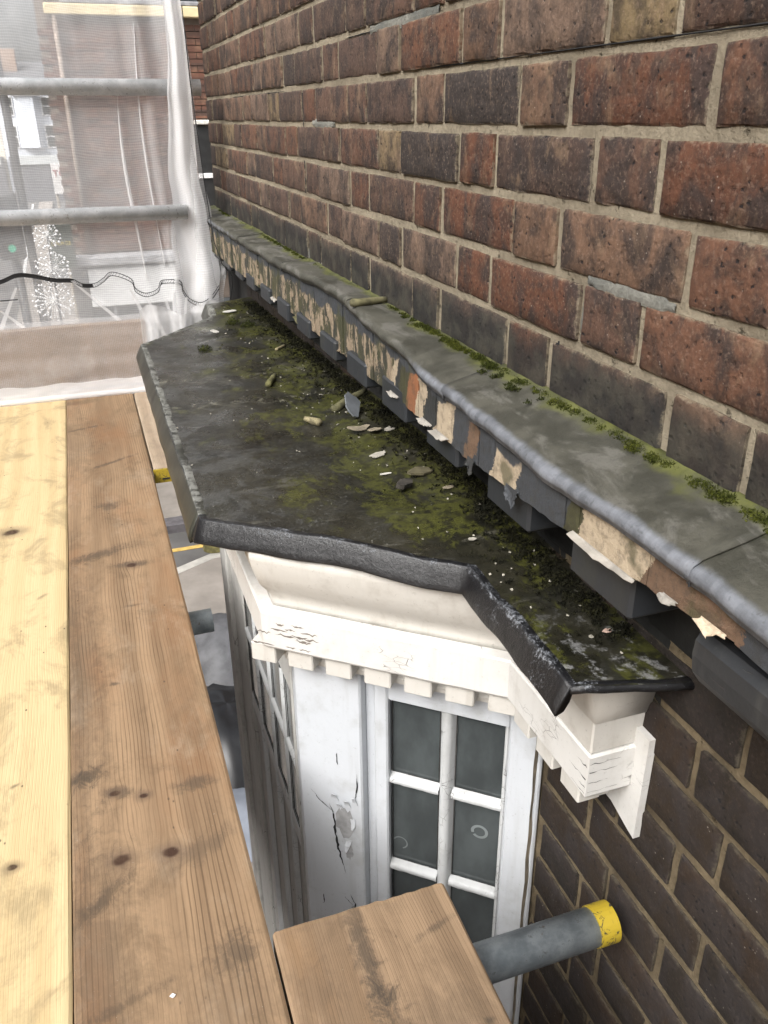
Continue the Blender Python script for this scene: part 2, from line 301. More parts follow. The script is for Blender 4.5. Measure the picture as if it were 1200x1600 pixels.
# ------------------------------------------------------------------ mesh helper
def link(name, me, mat=None, parent=None, smooth=False):
    o = bpy.data.objects.new(name, me); col.objects.link(o)
    if mat and not me.materials: me.materials.append(mat)
    if parent: o.parent = parent
    if smooth:
        for q in me.polygons: q.use_smooth = True
    return o
class MB:
    def __init__(s): s.v = []; s.f = []
    def add(s, vs, fs):
        b = len(s.v); s.v += [tuple(v) for v in vs]; s.f += [tuple(b+i for i in f) for f in fs]; return s
    def box(s, a, b, bev=0., fn=None):
        (x0, y0, z0), (x1, y1, z1) = a, b
        e = min(bev, (x1-x0)*.4, (y1-y0)*.4, (z1-z0)*.4)
        if e <= 0:
            vs = [(x, y, z) for z in (z0, z1) for y in (y0, y1) for x in (x0, x1)]
            fs = [(0, 2, 3, 1), (4, 5, 7, 6), (0, 1, 5, 4), (2, 6, 7, 3), (0, 4, 6, 2), (1, 3, 7, 5)]
        else:
            bm = bmesh.new(); bmesh.ops.create_cube(bm, size=1)
            for v in bm.verts:
                v.co = Vector((x0+(v.co.x+.5)*(x1-x0), y0+(v.co.y+.5)*(y1-y0), z0+(v.co.z+.5)*(z1-z0)))
            bmesh.ops.bevel(bm, geom=bm.edges[:], offset=e, segments=1, affect='EDGES')
            vs = [v.co.copy() for v in bm.verts]; bm.verts.index_update(); fs = [tuple(v.index for v in q.verts) for q in bm.faces]; bm.free()
        if fn: vs = [fn(Vector(v)) for v in vs]
        return s.add(vs, fs)
    def tube(s, a, b, r, n=14, r2=None, hollow=0., jit=0.):
        a, b = Vector(a), Vector(b); d = (b-a).normalized()
        q = d.orthogonal().normalized(); w = d.cross(q); r2 = r if r2 is None else r2
        ring = lambda c, rr: [c+(q*math.cos(t*2*math.pi/n)+w*math.sin(t*2*math.pi/n))*rr*(1+random.uniform(-jit, jit)) for t in range(n)]
        vs = ring(a, r)+ring(b, r2); fs = [(i, (i+1) % n, n+(i+1) % n, n+i) for i in range(n)]
        if hollow:
            vs += ring(b, r2-hollow)+ring(b-d*.1, r2-hollow)
            fs += [(n+i, n+(i+1) % n, 2*n+(i+1) % n, 2*n+i) for i in range(n)]
            fs += [(2*n+i, 2*n+(i+1) % n, 3*n+(i+1) % n, 3*n+i) for i in range(n)]
            fs += [tuple(range(3*n, 4*n))]
        else: fs += [tuple(range(n, 2*n))]
        fs += [tuple(reversed(range(n)))]
        return s.add(vs, fs)
    def path(s, pts, r, n=8, jit=0.):
        pts = [Vector(p) for p in pts]; rings = []
        rad = r if isinstance(r, (list, tuple)) else [r]*len(pts)
        q = None
        for i, p in enumerate(pts):
            d = (pts[min(i+1, len(pts)-1)]-pts[max(i-1, 0)]).normalized()
            q = (d.orthogonal() if q is None else (q-d*q.dot(d))).normalized(); w = d.cross(q)
            rings.append([p+(q*math.cos(t*2*math.pi/n)+w*math.sin(t*2*math.pi/n))*rad[i]*(1+random.uniform(-jit, jit)) for t in range(n)])
        vs = [v for rr in rings for v in rr]
        fs = [(k*n+i, k*n+(i+1) % n, (k+1)*n+(i+1) % n, (k+1)*n+i) for k in range(len(pts)-1) for i in range(n)]
        fs += [tuple(reversed(range(n))), tuple(range((len(pts)-1)*n, len(pts)*n))]
        return s.add(vs, fs)
    def grid(s, nu, nv, fn):
        vs = [fn(i/(nu-1), j/(nv-1)) for j in range(nv) for i in range(nu)]
        fs = [(j*nu+i, j*nu+i+1, (j+1)*nu+i+1, (j+1)*nu+i) for j in range(nv-1) for i in range(nu-1)]
        return s.add(vs, fs)
    def prism(s, poly, fn0, fn1):
        n = len(poly); vs = [fn0(p) for p in poly]+[fn1(p) for p in poly]
        fs = [tuple(reversed(range(n))), tuple(range(n, 2*n))]+[(i, (i+1) % n, n+(i+1) % n, n+i) for i in range(n)]
        return s.add(vs, fs)
    def mesh(s, name='mesh'):
        me = bpy.data.meshes.new(name); me.from_pydata([tuple(v) for v in s.v], [], s.f); me.validate()
        bm = bmesh.new(); bm.from_mesh(me); bmesh.ops.recalc_face_normals(bm, faces=bm.faces[:]); bm.to_mesh(me); bm.free()
        return me
    def build(s, name, mat=None, parent=None, smooth=False): return link(name, s.mesh(name), mat, parent, smooth)

def tag(o, label=None, cat=None, group=None, kind=None):
    for k, v in (('label', label), ('category', cat), ('group', group), ('kind', kind)):
        if v: o[k] = v
    return o
def thing(name, label, cat, loc=(0, 0, 0), group=None):
    o = bpy.data.objects.new(name, None); o.empty_display_size = .05; col.objects.link(o); o.location = loc
    return tag(o, label, cat, group)
def under(o, parent):
    o.parent = parent; o.matrix_parent_inverse = Matrix.Translation(-Vector(parent.location)) if False else Matrix(); return o
def offs(path, o):
    # offset an open polyline to its left by o with mitred corners
    out = []; P = [Vector(p).to_2d() if len(p) == 2 else Vector(p[:2]) for p in path]
    nr = []
    for a, b in zip(P, P[1:]):
        d = (b-a).normalized(); nr.append(Vector((-d.y, d.x)))
    for i, p in enumerate(P):
        if i == 0: out.append(p+nr[0]*o)
        elif i == len(P)-1: out.append(p+nr[-1]*o)
        else:
            m = (nr[i-1]+nr[i]); m.normalize(); out.append(p+m*(o/max(.3, m.dot(nr[i]))))
    return out
def sweep(mb, path, prof, step=.04, jit=None, closed=True):
    cols = [offs(path, o) for o, z in prof]; rows = []
    for k in range(len(path)-1):
        L = (Vector(path[k+1][:2])-Vector(path[k][:2])).length; n = max(1, int(L/step))
        for i in range(n+(1 if k == len(path)-2 else 0)):
            t = i/n; rows.append([(c[k].lerp(c[k+1], t), z) for c, (o, z) in zip(cols, prof)])
    vs = []
    for r in rows:
        for (p, z) in r:
            v = Vector((p.x, p.y, z)); vs.append(jit(v) if jit else v)
    m = len(prof); nr = len(rows); fs = []
    for j in range(nr-1):
        for i in range(m if closed else m-1):
            fs.append((j*m+i, j*m+(i+1) % m, (j+1)*m+(i+1) % m, (j+1)*m+i))
    if closed: fs += [tuple(range(m)), tuple(reversed(range((nr-1)*m, nr*m)))]
    mb.add(vs, fs)
def lerp_tab(tab, y):
    for (a, va), (b, vb) in zip(tab, tab[1:]):
        if y <= b: 
            t = max(0, min(1, (y-a)/(b-a))); t = t*t*(3-2*t); return va+(vb-va)*t
    return tab[-1][1]
nz = lambda x, y=0., z=0., s=1.: mnoise.noise(Vector((x*s, y*s, z*s)))
def text_mesh(body, size, ext, font_spacing=1.):
    cu = bpy.data.curves.new('lettering', 'FONT'); cu.body = body; cu.size = size; cu.extrude = ext
    cu.space_character = font_spacing
    o = bpy.data.objects.new('tmp', cu); col.objects.link(o)
    dg = bpy.context.evaluated_depsgraph_get(); dg.update()
    me = bpy.data.meshes.new_from_object(o.evaluated_get(dg)); bpy.data.objects.remove(o); return me

def letters(word, size, at, mat, par, L):
    x = at[0]
    for ch in word:
        if ch == ' ': x += size*.35; continue
        me = text_mesh(ch, size, .003); xs = [v.co.x for v in me.vertices]; w = max(xs)-min(xs)
        o = link('letter', me, mat, par); o.rotation_euler = (R(90), 0, 0); o.location = Vector((x-min(xs), at[1], at[2]))+L
        x += w+size*.09
# ------------------------------------------------------------------ materials
BRICK = mat_brick('stock_brick', 1., 1.); BRICKLOW = mat_brick('sooty_shaded_brick', .3)  # low copy: soot plus shade worked into a darker brick
MORTAR = mat_mortar('lime_mortar', (.33, .285, .21), (.21, .178, .13)); MORTLOW = mat_mortar('old_mortar', (.2, .158, .1), (.085, .066, .044))
PATCH = mat_mortar('cement_patch', (.25, .245, .215), (.13, .135, .125))
LEAD = mat_lead(); ROOF = mat_roof(); BIT = mat_bitumen(); LEDGE = mat_leadedge()
CORN = mat_paint('cream_cornice_paint', (.54, .52, .48), (.28, .25, .21), .5, .0, .5)
CORNC = mat_paint('cracked_cornice_paint', (.6, .59, .565), (.33, .3, .26), .4, .55, .5, 26, (1, 1, 2.4))
FRAME = mat_paint('white_window_paint', (.53, .55, .575), (.3, .3, .28), .4, .35, .42, 16, (1, 1, .5))
BAR = mat_paint('crazed_bar_paint', (.5, .51, .51), (.24, .235, .22), .4, 1.0, .5, 30, (1, 1, 1))
FRONTP = mat_paint('weathered_front_paint', (.42, .41, .385), (.15, .145, .13), .6, .6, .55, 22, (1, 1, .4))
PILM = mat_paint('white_pilaster_paint', (.53, .55, .575), (.3, .3, .28), .4, 0, .42)
UNDER = mat_plain('grey_undercoat', (.3, .3, .3), .8, .25, 40)
DARKGAP = mat_plain('dark_void', (.01, .01, .011), .9, .3)
PUTTY = mat_plain('black_perished_putty', (.03, .029, .027), .85, .5, 60)
GLASS = mat_glass('obscured_glass', (.058, .066, .067), .08); GLASSF = mat_glass('grey_glass', (.055, .06, .058), .1)
RING = mat_plain('pale_ring_mark', (.16, .18, .18), .5, .2)
TUBE = mat_tube('galvanised_steel', ((.2, .23, .25), (.34, .375, .395))); TUBEL = mat_tube('bright_galvanised_steel', ((.55, .57, .58), (.74, .75, .76))); YEL = mat_yellow()
GREYP = mat_paint('slate_grey_paint', (.085, .092, .105), (.045, .045, .045), .6, .4, .5, 30)
DENTP = mat_paint('dark_grey_dentil_paint', (.02, .0225, .026), (.035, .036, .028), .6, .3, .55, 30)
TAN = (.6, .42, .2)

# ------------------------------------------------------------------ ground and street
GZ = -4.9
g = MB().grid(2, 2, lambda u, v: (-150+300*u, -60+400*v, GZ)).build('road', mat_plain('worn_asphalt', (.11, .105, .1), .9, .25, 1.5, .4, 60)); tag(g, kind='structure')
PAVE = mat_plain('pale_paving', (.27, .24, .21), .9, .18, 2.2, .3, 40)
def slab(name, x0, y0, x1, y1, z=GZ+.12):
    o = MB().box((x0, y0, GZ-.05), (x1, y1, z), .01).build(name, PAVE); tag(o, kind='structure'); return o
slab('pavement', -.9, 10.35, 12, 30)
kerb = MB().box((-1.05, 10.1, GZ-.05), (12, 10.345, GZ+.125), .015).build('kerb', mat_plain('dark_kerbstone', (.12, .11, .115), .85, .25, 9)); tag(kerb, kind='structure')
pp = [(-3.4, -8), (-3.4, 4.5), (-3.1, 6.6), (-2.3, 8.0)]
near_pave = [(-.8, -8), (-.8, 6.2), (-.5, 7.6), (.2, 8.6), (1.0, 9.0), (12, 9.0), (12, -8)]
o = MB().prism(near_pave, lambda p: (p[0], p[1], GZ-.05), lambda p: (p[0], p[1], GZ+.12)).build('pavement', PAVE); tag(o, kind='structure')
b = MB(); sweep(b, near_pave[:6], [(-.0, GZ-.02), (.14, GZ-.02), (.14, GZ+.11), (.13, GZ+.124), (0, GZ+.124)], .3)
o = b.build('kerb', mat_plain('pale_kerbstone', (.42, .4, .36), .85, .2, 6)); tag(o, kind='structure')
YLINE = mat_plain('yellow_road_paint', (.62, .42, .12), .8, .25, 10)
b = MB()
for y0 in (9.56,): b.box((.2, y0, GZ+.004), (9, y0+.085, GZ+.008))
o = b.build('yellow_line', YLINE); tag(o, kind='structure')
b = MB(); sweep(b, [(-2.2, 60), (-1.9, 32), (-1.3, 22), (-1.25, 14)], [(0, GZ+.004), (.12, GZ+.004), (.12, GZ+.008), (0, GZ+.008)], 1.)
sweep(b, [(-3.4, 34), (-2.7, 26), (-2.0, 21)], [(0, GZ+.004), (.12, GZ+.004), (.12, GZ+.008), (0, GZ+.008)], 1.)
o = b.build('white_line', mat_plain('white_road_paint', (.6, .6, .58), .8, .2, 6)); tag(o, kind='structure')
slab('pavement', -1.75, 12.5, -.95, 60)
slab('pavement', -14, 12, -4.2, 60)

# corner building across the side street
BY = 12.
bld = thing('corner_building', 'red brown brick corner building seen through the netting, cream stone band and white fascia', 'building', (0, BY, GZ))
def bpart(name, mb, mat, parent=bld, **k):
    o = mb.build(name, mat, parent, **k); o.location = -Vector(parent.location) if parent is bld else (0, 0, 0); return o
BX0, BX1 = -.04, 6.
bpart('wall', MB().box((BX0, BY+.02, GZ), (BX1, BY+10, 7.5)), mat_plain('far_mortar', (.2, .16, .13), .9, .2, 5))
b = MB()
rng = random.Random(3)
for k in range(50):
    z = -1.6+k*.075
    if 1.07 < z+.065 and z < 1.22: continue
    x = BX0-.01+(0 if k % 2 else .11)
    i = 0
    while x < 2.9:
        L = (.2225 if (i+k) % 2 else .1025)
        if not (x > 1.62 and z < -.08): b.box((x, BY, z), (x+L, BY+.04, z+.065))
        x += L+.01; i += 1
o = bpart('brickwork', b, None)
m = M('far_bricks', .9); p = m.pos(); q = m.n('TexWhiteNoise'); q.noise_dimensions = '2D'
m.put(q.inputs['Vector'], m.vm('FLOOR', m.vm('MULTIPLY', m.comb(m.xyz(p)[0], m.xyz(p)[2], 0), (5.9, 13.33, 0))))
c = m.mix(q.outputs['Value'], (.15, .065, .042), (.075, .045, .035)); c = m.mix(m.mr(m.noise(p, 7, 4), .5, .7), c, (.2, .11, .07))
o.data.materials.append(m.fin(c, .9)); o['kind'] = 'stuff'
STONE = mat_plain('cream_stone', (.72, .6, .36), .8, .1, 6)
bpart('stone_band', MB().box((.06, BY-.1, 1.085), (BX1, BY-.002, 1.2), .01), STONE)
bpart('window_strip', MB().box((.3, BY-.02, 1.26), (BX1, BY-.004, 2.6)), mat_glass('dark_far_glass', (.05, .055, .06), .15))
bpart('window_sill', MB().box((.25, BY-.09, 1.205), (BX1, BY-.003, 1.255), .01), mat_plain('grey_sill', (.28, .28, .29), .8))
bpart('sill', MB().box((1.66, BY-.08, -.1), (2.9, BY-.003, -.045), .01), mat_plain('white_sill', (.7, .68, .62), .7))
w = bpart('window', MB().box((1.66, BY-.02, -1.55), (2.9, BY-.004, -.12)), mat_plain('dark_window', (.02, .02, .02), .4))
bpart('frame', MB().box((1.86, BY-.06, -1.55), (1.93, BY-.021, -.12), .004), mat_plain('tan_frame', (.42, .27, .1), .6), w)
bpart('glazing_bar', MB().box((1.66, BY-.055, -.74), (2.9, BY-.0225, -.68), .004), mat_plain('white_bar', (.8, .79, .76), .6), w)
bpart('shop_cornice', MB().box((-.06, BY-.3, -1.74), (BX1, BY-.005, -1.62), .02), mat_plain('grey_cornice', (.33, .33, .34), .8))
bpart('sign_panel', MB().box((.09, BY-.22, -2.27), (1.6, BY-.006, -1.78), .01), mat_plain('white_sign', (.8, .8, .79), .5, .03))
bpart('pier', MB().box((-.1, BY-.2, GZ), (.085, BY-.0065, -1.75), .01), mat_plain('dark_pier', (.1, .095, .09), .8))
bpart('shop_window', MB().box((.1, BY-.06, GZ+.6), (3.2, BY-.0075, -2.3)), mat_glass('shop_glass', (.1, .11, .115), .1))
for k in range(4): bpart('mullion', MB().box((.35+k*.42, BY-.1, GZ+.3), (.39+k*.42, BY-.061, -2.3), .004), mat_plain('mullion_grey', (.5, .5, .5), .6))
bpart('stall_riser', MB().box((.1, BY-.15, GZ), (3.2, BY-.008, GZ+.6), .01), mat_plain('riser', (.2, .18, .18), .8))
bpart('downpipe', MB().tube((.16, BY-.06, -1.6), (.16, BY-.06, 1.08), .03, 10), mat_plain('pipe_cream', (.26, .2, .16), .6), smooth=True)

# distant terrace at the end of the street
TY = 62.
def far_building(name, label, x0, x1, top, wallc, win, rows, bay=None):
    t = thing(name, label, 'building', (x0, TY, GZ)); L = -Vector(t.location)
    def pt(n, mb, mat, par=t):
        o = mb.build(n, mat, par); o.location = L if par is t else (0, 0, 0); return o
    pt('wall', MB().box((x0, TY, GZ), (x1, TY+8, top)), mat_plain(name+'_wall', wallc, .85, .12, 1.5))
    pt('roof', MB().prism([(x0-.1, top), (x1+.1, top), (x1+.1, top+.3), (x0-.1, top+.3)], lambda q: (q[0], TY-.25, q[1]), lambda q: (q[0], TY+4, q[1]+1.4 if q[1] > top else q[1])), mat_plain(name+'_slate', (.1, .1, .105), .8))
    pt('chimney', MB().box((x0+.5, TY+2, top+.2), (x0+1.5, TY+2.8, top+2.3), .03), mat_plain(name+'_chimney', (.3, .2, .14), .9))
    for (za, zb) in rows:
        for (xa, xb) in win:
            f = pt('window', MB().box((xa, TY-.08, za), (xb, TY-.003, zb), .01), mat_plain('far_frame', (.7, .7, .7), .7))
            pt('pane', MB().box((xa+.08, TY-.1, za+.08), (xb-.08, TY-.081, (za+zb)/2-.04)), GLASSF, f)
            pt('pane', MB().box((xa+.08, TY-.1, (za+zb)/2+.04), (xb-.08, TY-.081, zb-.08)), GLASSF, f)
    if bay: 
        xa, xb, za, zb = bay
        pt('bay', MB().prism([(xa, 0), (xa+.35, -.7), (xb-.35, -.7), (xb, 0)], lambda q: (q[0], TY+q[1]-.004, za), lambda q: (q[0], TY+q[1]-.004, zb)), mat_plain('bay_white', (.72, .76, .82), .7, .05))
        pt('bay_cornice', MB().box((xa-.1, TY-.85, zb+.002), (xb+.1, TY-.2, zb+.22), .03), mat_plain('bay_cornice', (.8, .8, .8), .7, .05))
    pt('shopfront', MB().box((x0+.15, TY-.3, GZ), (x1-.15, TY-.005, -2.2), .02), mat_plain(name+'_shop', (.1, .1, .11), .6, .3))
    pt('shop_sign', MB().box((x0+.3, TY-.42, -2.7), (x1-.3, TY-.305, -2.15), .02), mat_plain(name+'_sign', (.5, .52, .52), .6, .2))
    return t
far_building('terraced_building', 'pale blue white terraced building with a bay window far down the street', -3.3, .5, 1.6, (.6, .63, .68), [(-3.0, -2.35), (-.75, -.1)], [(.1, 1.2), (-1.75, -.4)], (-2.3, -.8, -1.7, 1.2))
far_building('terraced_building', 'cream terraced building left of the pale blue one at the street end', -8., -3.32, 2.4, (.62, .57, .48), [(-7.2, -6.4), (-5.4, -4.6)], [(.5, 1.8), (-1.6, -.2)])
far_building('terraced_building', 'dark brick terraced building right of the pale blue one mostly behind the corner', .52, 5., 2.9, (.25, .16, .12), [(.9, 1.7), (2.4, 3.2)], [(.5, 1.8), (-1.6, -.2)])

ob = thing('sky_block_terrace', 'unseen brick terrace across the street, added to darken the low sky', 'building', (-12, 0, GZ))  # out of view, added to cut sky light from the left
o = MB().box((-9, -25, 0), (0, 30, 13)).build('wall', mat_plain('opposite_brick', (.16, .1, .075), .9, .25, 2), ob)
for k in range(10):
    for z in (3.6, 6.8, 10):
        w = MB().box((.002, -22+k*4.6, z), (.05, -20.6+k*4.6, z+1.9)).build('window', GLASSF, ob)
BLK = mat_plain('black_street_metal', (.03, .03, .032), .5, .2)
t = thing('lamp_post', 'tall dark lamp post at the left behind the netting', 'lamp post', (-.47, 10.4, GZ+.12)); L = -Vector(t.location)
o = MB().tube((-.47, 10.4, GZ+.12), (-.47, 10.4, 3.2), .055, 12, .035).build('pole', BLK, t, True); o.location = L
o = MB().tube((-.47, 10.4, GZ+.12), (-.47, 10.4, GZ+.9), .09, 12, .08).build('base', BLK, t, True); o.location = L
o = MB().path([(-.47, 10.4, 3.15), (-.5, 10.3, 3.5), (-.7, 9.9, 3.65), (-.95, 9.5, 3.62)], .03).build('arm', BLK, t, True); o.location = L
o = MB().box((-1.1, 9.2, 3.56), (-.85, 9.65, 3.66), .03).build('lantern', BLK, t); o.location = L
t = thing('traffic_light', 'black traffic light with its green lamp lit beside the lamp post', 'traffic light', (-.66, 10.6, GZ+.12)); L = -Vector(t.location)
o = MB().tube((-.66, 10.6, GZ+.12), (-.66, 10.6, -.75), .05, 12).build('pole', BLK, t, True); o.location = L
o = MB().box((-.8, 10.34, -1.42), (-.53, 10.54, -.72), .03).build('head', BLK, t); o.location = L
for k, zc in enumerate((-.85, -1.07, -1.29)):
    mm = M('green_lamp' if k == 2 else 'unlit_lamp', .3)
    if k == 2:
        mm.b.inputs['Base Color'].default_value = (.02, .5, .3, 1); mm.b.inputs['Emission Color'].default_value = (.02, .5, .28, 1); mm.b.inputs['Emission Strength'].default_value = .3
    else: mm.b.inputs['Base Color'].default_value = (.05, .03, .02, 1)
    o = MB().tube((-.66, 10.345, zc), (-.66, 10.325, zc), .04, 16).build('lens', mm.m, t); o.location = L
    o = MB().grid(9, 2, lambda u, v: (-.66+.095*math.cos(math.pi*u), 10.34-.12*v, zc+.095*math.sin(math.pi*u))).build('visor', BLK, t, True); o.location = L
# estate agent board, letters cut off by the building corner
t = thing('letting_board', 'white letting board with red lettering on the wall behind the building corner', 'sign', (.0, 19.5, -1.4)); L = -Vector(t.location)
o = MB().box((-.24, 19.5, -1.42), (.75, 19.54, -.84), .004).build('board', mat_plain('white_board', (.8, .8, .8), .5, .03), t); o.location = L
letters('TO LET', .17, (-.215, 19.492, -1.08), mat_plain('dark_red_print', (.35, .05, .06), .6, .05), t, L)
o = MB().box((-.05, 19.493, -1.3), (.5, 19.4985, -1.27)).build('rule', mat_plain('dark_red_rule', (.3, .08, .08), .6), t); o.location = L
o = MB().tube((-.2, 19.56, GZ), (-.2, 19.56, -.9), .03, 8).build('post', mat_plain('timber_post', (.4, .36, .3), .8), t); o.location = L
# pub sign
t = thing('hanging_sign', 'dark green hanging sign with GEORGE in gold letters beside the brick corner', 'sign', (-.2, 11.6, -1.7)); L = -Vector(t.location)
o = MB().box((-.3, 11.6, -1.72), (-.02, 11.64, -1.2), .008).build('board', mat_plain('dark_green_paint', (.03, .045, .035), .5), t); o.location = L
letters('GEORGE', .062, (-.285, 11.596, -1.44), mat_plain('gold_paint', (.6, .47, .13), .5), t, L)
o = MB().tube((-.32, 11.62, -1.17), (.1, 11.98, -1.17), .012, 8).build('bracket', BLK, t); o.location = L
# white light balls hung on a wire
t = thing('street_light_decoration', 'three white wire light balls stacked on one thin stem behind the netting', 'decoration', (-.2, 7., -1.4)); L = -Vector(t.location)
WHT = mat_plain('white_wire_tips', (.9, .9, .88), .5, .02); rng = random.Random(5)
for (bx, bz, br, nn) in ((-.19, -.80, .1, 46), (-.185, -1.03, .125, 60), (-.225, -1.27, .15, 80)):
    b = MB(); c0 = Vector((bx, 7., bz))
    for k in range(nn):
        ph = math.acos(1-2*(k+.5)/nn); th = k*2.39996
        d = Vector((math.sin(ph)*math.cos(th), math.sin(ph)*math.sin(th), math.cos(ph)))
        e = c0+d*br*rng.uniform(.85, 1.05); b.tube(c0, e, .0011, 3); 
        s = rng.uniform(.007, .012); b.add([e+Vector(v)*s for v in ((1, 0, 0), (-1, 0, 0), (0, 1, 0), (0, -1, 0), (0, 0, 1), (0, 0, -1))], [(0, 2, 4), (2, 1, 4), (1, 3, 4), (3, 0, 4), (2, 0, 5), (1, 2, 5), (3, 1, 5), (0, 3, 5)])
    o = b.build('light_ball', WHT, t); o.location = L
o = MB().tube((-.22, 7, GZ), (-.19, 7, -.8), .008, 6).build('stem', BLK, t); o.location = L
# things on the pavement below the gap
def drape(name, label, cat, outline, zf, mat, n=26):
    xs = [p[0] for p in outline]; ys = [p[1] for p in outline]; cx, cyy = sum(xs)/len(xs), sum(ys)/len(ys)
    b = MB(); m = len(outline); rings = 8; vs = []; 
    for k in range(rings+1):
        for p in outline:
            s = k/rings; x = cx+(p[0]-cx)*s; y = cyy+(p[1]-cyy)*s; vs.append((x, y, zf(x, y, s)))
    fs = [(k*m+i, k*m+(i+1) % m, (k+1)*m+(i+1) % m, (k+1)*m+i) for k in range(rings) for i in range(m)]
    b.add(vs, fs); o = b.build(name, mat, None, True); tag(o, label, cat); return o
def rnd_outline(cx, cy2, rx, ry, n, j, seed):
    r = random.Random(seed); return [(cx+rx*math.cos(a)*(1+r.uniform(-j, j)), cy2+ry*math.sin(a)*(1+r.uniform(-j, j))) for a in [i*2*math.pi/n for i in range(n)]]
PZ = GZ+.12
drape('tarpaulin', 'dark grey rubbery tarpaulin heaped on the pavement below the gap', 'tarpaulin', rnd_outline(.72, 7.05, .42, .62, 26, .06, 1), lambda x, y, s: PZ+.02+.3*(1-s**2.5)+.03*nz(x, y, 0, 6), mat_plain('grey_rubber_sheet', (.1, .1, .105), .6, .35, 5))
drape('rubbish_sack', 'glossy black rubbish sack below the gap beside the bay', 'sack', rnd_outline(.6, 5.75, .42, .62, 26, .08, 2), lambda x, y, s: PZ+.02+.34*(1-s**3)+.05*nz(x, y, 3, 9), mat_plain('black_polythene', (.008, .008, .009), .35, .3, 8))
drape('plastic_sheet', 'pale bluish plastic sheet on the pavement near the foot of the bay', 'plastic sheet', rnd_outline(.42, 4.75, .42, .40, 26, .08, 3), lambda x, y, s: PZ+.02+.12*(1-s**2)+.03*nz(x, y, 5, 7), mat_plain('pale_polythene', (.25, .27, .31), .35, .12, 5))
drape('sandbag', 'mossy yellow sandbag beside the kerb seen under the roof corner', 'sandbag', rnd_outline(1.12, 9.25, .22, .16, 20, .08, 4), lambda x, y, s: PZ+.01+.3*(1-s**4)+.02*nz(x, y, 5, 12), mat_plain('mossy_hessian', (.16, .14, .05), .9, .5, 9))

# ------------------------------------------------------------------ upper brick wall
XU = .526; XL = .545
def brick_mesh(L, H, seed, D=.05, nx=10, nz_=5):
    r = random.Random(seed); b = MB(); vs = []; fs = []
    ry = [r.uniform(-1, 1) for _ in range(64)]
    def edge(t, k): return .0005*math.sin(t*9+ry[k]*3)+.0007*ry[int(t*7)+k]*.8
    e_ = .0042; us = [0, e_/L]+[.03+.94*k/(nx-4) for k in range(1, nx-4)]+[1-e_/L, 1]; us = us if len(us) == nx+1 else [0, e_/L]+[e_/L+(1-2*e_/L)*k/(nx-2) for k in range(1, nx-2)]+[1-e_/L, 1]
    vv = [0, e_/H]+[e_/H+(1-2*e_/H)*k/(nz_-2) for k in range(1, nz_-2)]+[1-e_/H, 1]
    for j in range(nz_+1):
        for i in range(nx+1):
            u, v = us[i], vv[j]; y = L*u; z = H*v
            if i == 0: y += abs(edge(v, 0))+r.uniform(0, .0012)
            if i == nx: y -= abs(edge(v, 10))+r.uniform(0, .0012)
            if j == 0: z += abs(edge(u, 20))+r.uniform(0, .0015)
            if j == nz_: z -= abs(edge(u, 30))+r.uniform(0, .0015)
            rim = i in (0, nx) or j in (0, nz_)
            chip = rim and r.random() < .07
            corner = i in (0, nx) and j in (0, nz_)
            k_ = .0008*r.random() if corner else 0
            vs.append(((.0010+r.uniform(0, .0013)+(.0014 if chip else 0)) if rim else r.uniform(-.0008, .0008), y+(k_ if i == 0 else -k_)+((.0011 if i == 0 else -.0011) if chip and i in (0, nx) else 0), z+(k_ if j == 0 else -k_)+((.0011 if j == 0 else -.0011) if chip and j in (0, nz_) else 0)))
    for j in range(nz_):
        for i in range(nx):
            a = j*(nx+1)+i; fs.append((a, a+1, a+nx+2, a+nx+1))
    ring = [i for i in range(nx+1)]+[(j+1)*(nx+1)-1 for j in range(1, nz_+1)]+[nz_*(nx+1)+i for i in range(nx-1, -1, -1)]+[j*(nx+1) for j in range(nz_-1, 0, -1)]
    n0 = len(vs)
    for i in ring: vs.append((D, vs[i][1], vs[i][2]))
    m = len(ring); fs += [(ring[k], ring[(k+1) % m], n0+(k+1) % m, n0+k) for k in range(m)]
    b.add(vs, fs); me = b.mesh('brick')
    for q in me.polygons: q.use_smooth = len(q.vertices) == 4 and all(abs(me.vertices[i].co.x) < .0012 for i in q.vertices)
    return me
SL, HL, BH = .2245, .1045, .0668
STR = [brick_mesh(SL, BH, s) for s in range(7)]; HDR = [brick_mesh(HL, BH, 40+s, nx=7) for s in range(6)]
for me in STR+HDR: me.materials.append(BRICK)
PAL = [(.092, .044, .028), (.115, .053, .031), (.075, .043, .031), (.118, .058, .036), (.058, .037, .029), (.14, .083, .054), (.095, .053, .037), (.068, .042, .033), (.12, .07, .045)]
RED, ORG, YELB, DRK, PNK = (.1, .043, .025), (.12, .055, .028), (.17, .125, .068), (.036, .029, .026), (.14, .094, .068)
wall = thing('brick_wall', 'weathered red brown brick wall above the lead ledge with pale mortar', 'wall', (XU, 0, -.318))
def in_wall(name, me, y, z, colr, x=0., par=wall, sy=1., sz=1.):
    o = bpy.data.objects.new(name, me); col.objects.link(o); o.parent = par
    o.location = (x, y, z-par.location.z); o.scale = (1, sy, sz); o.color = (*colr, 1)
    return o
rng = random.Random(11)
special = {(0, .67): RED, (0, .33): ORG, (1, .49): RED, (2, 1.06): RED, (1, .72): (.1, .08, .06), (0, 1.01): DRK, (-1, .72): YELB, (1, .83): PAL[4], (3, 1.055): RED}
WEND = 3.42
PER = .345
nb = 0
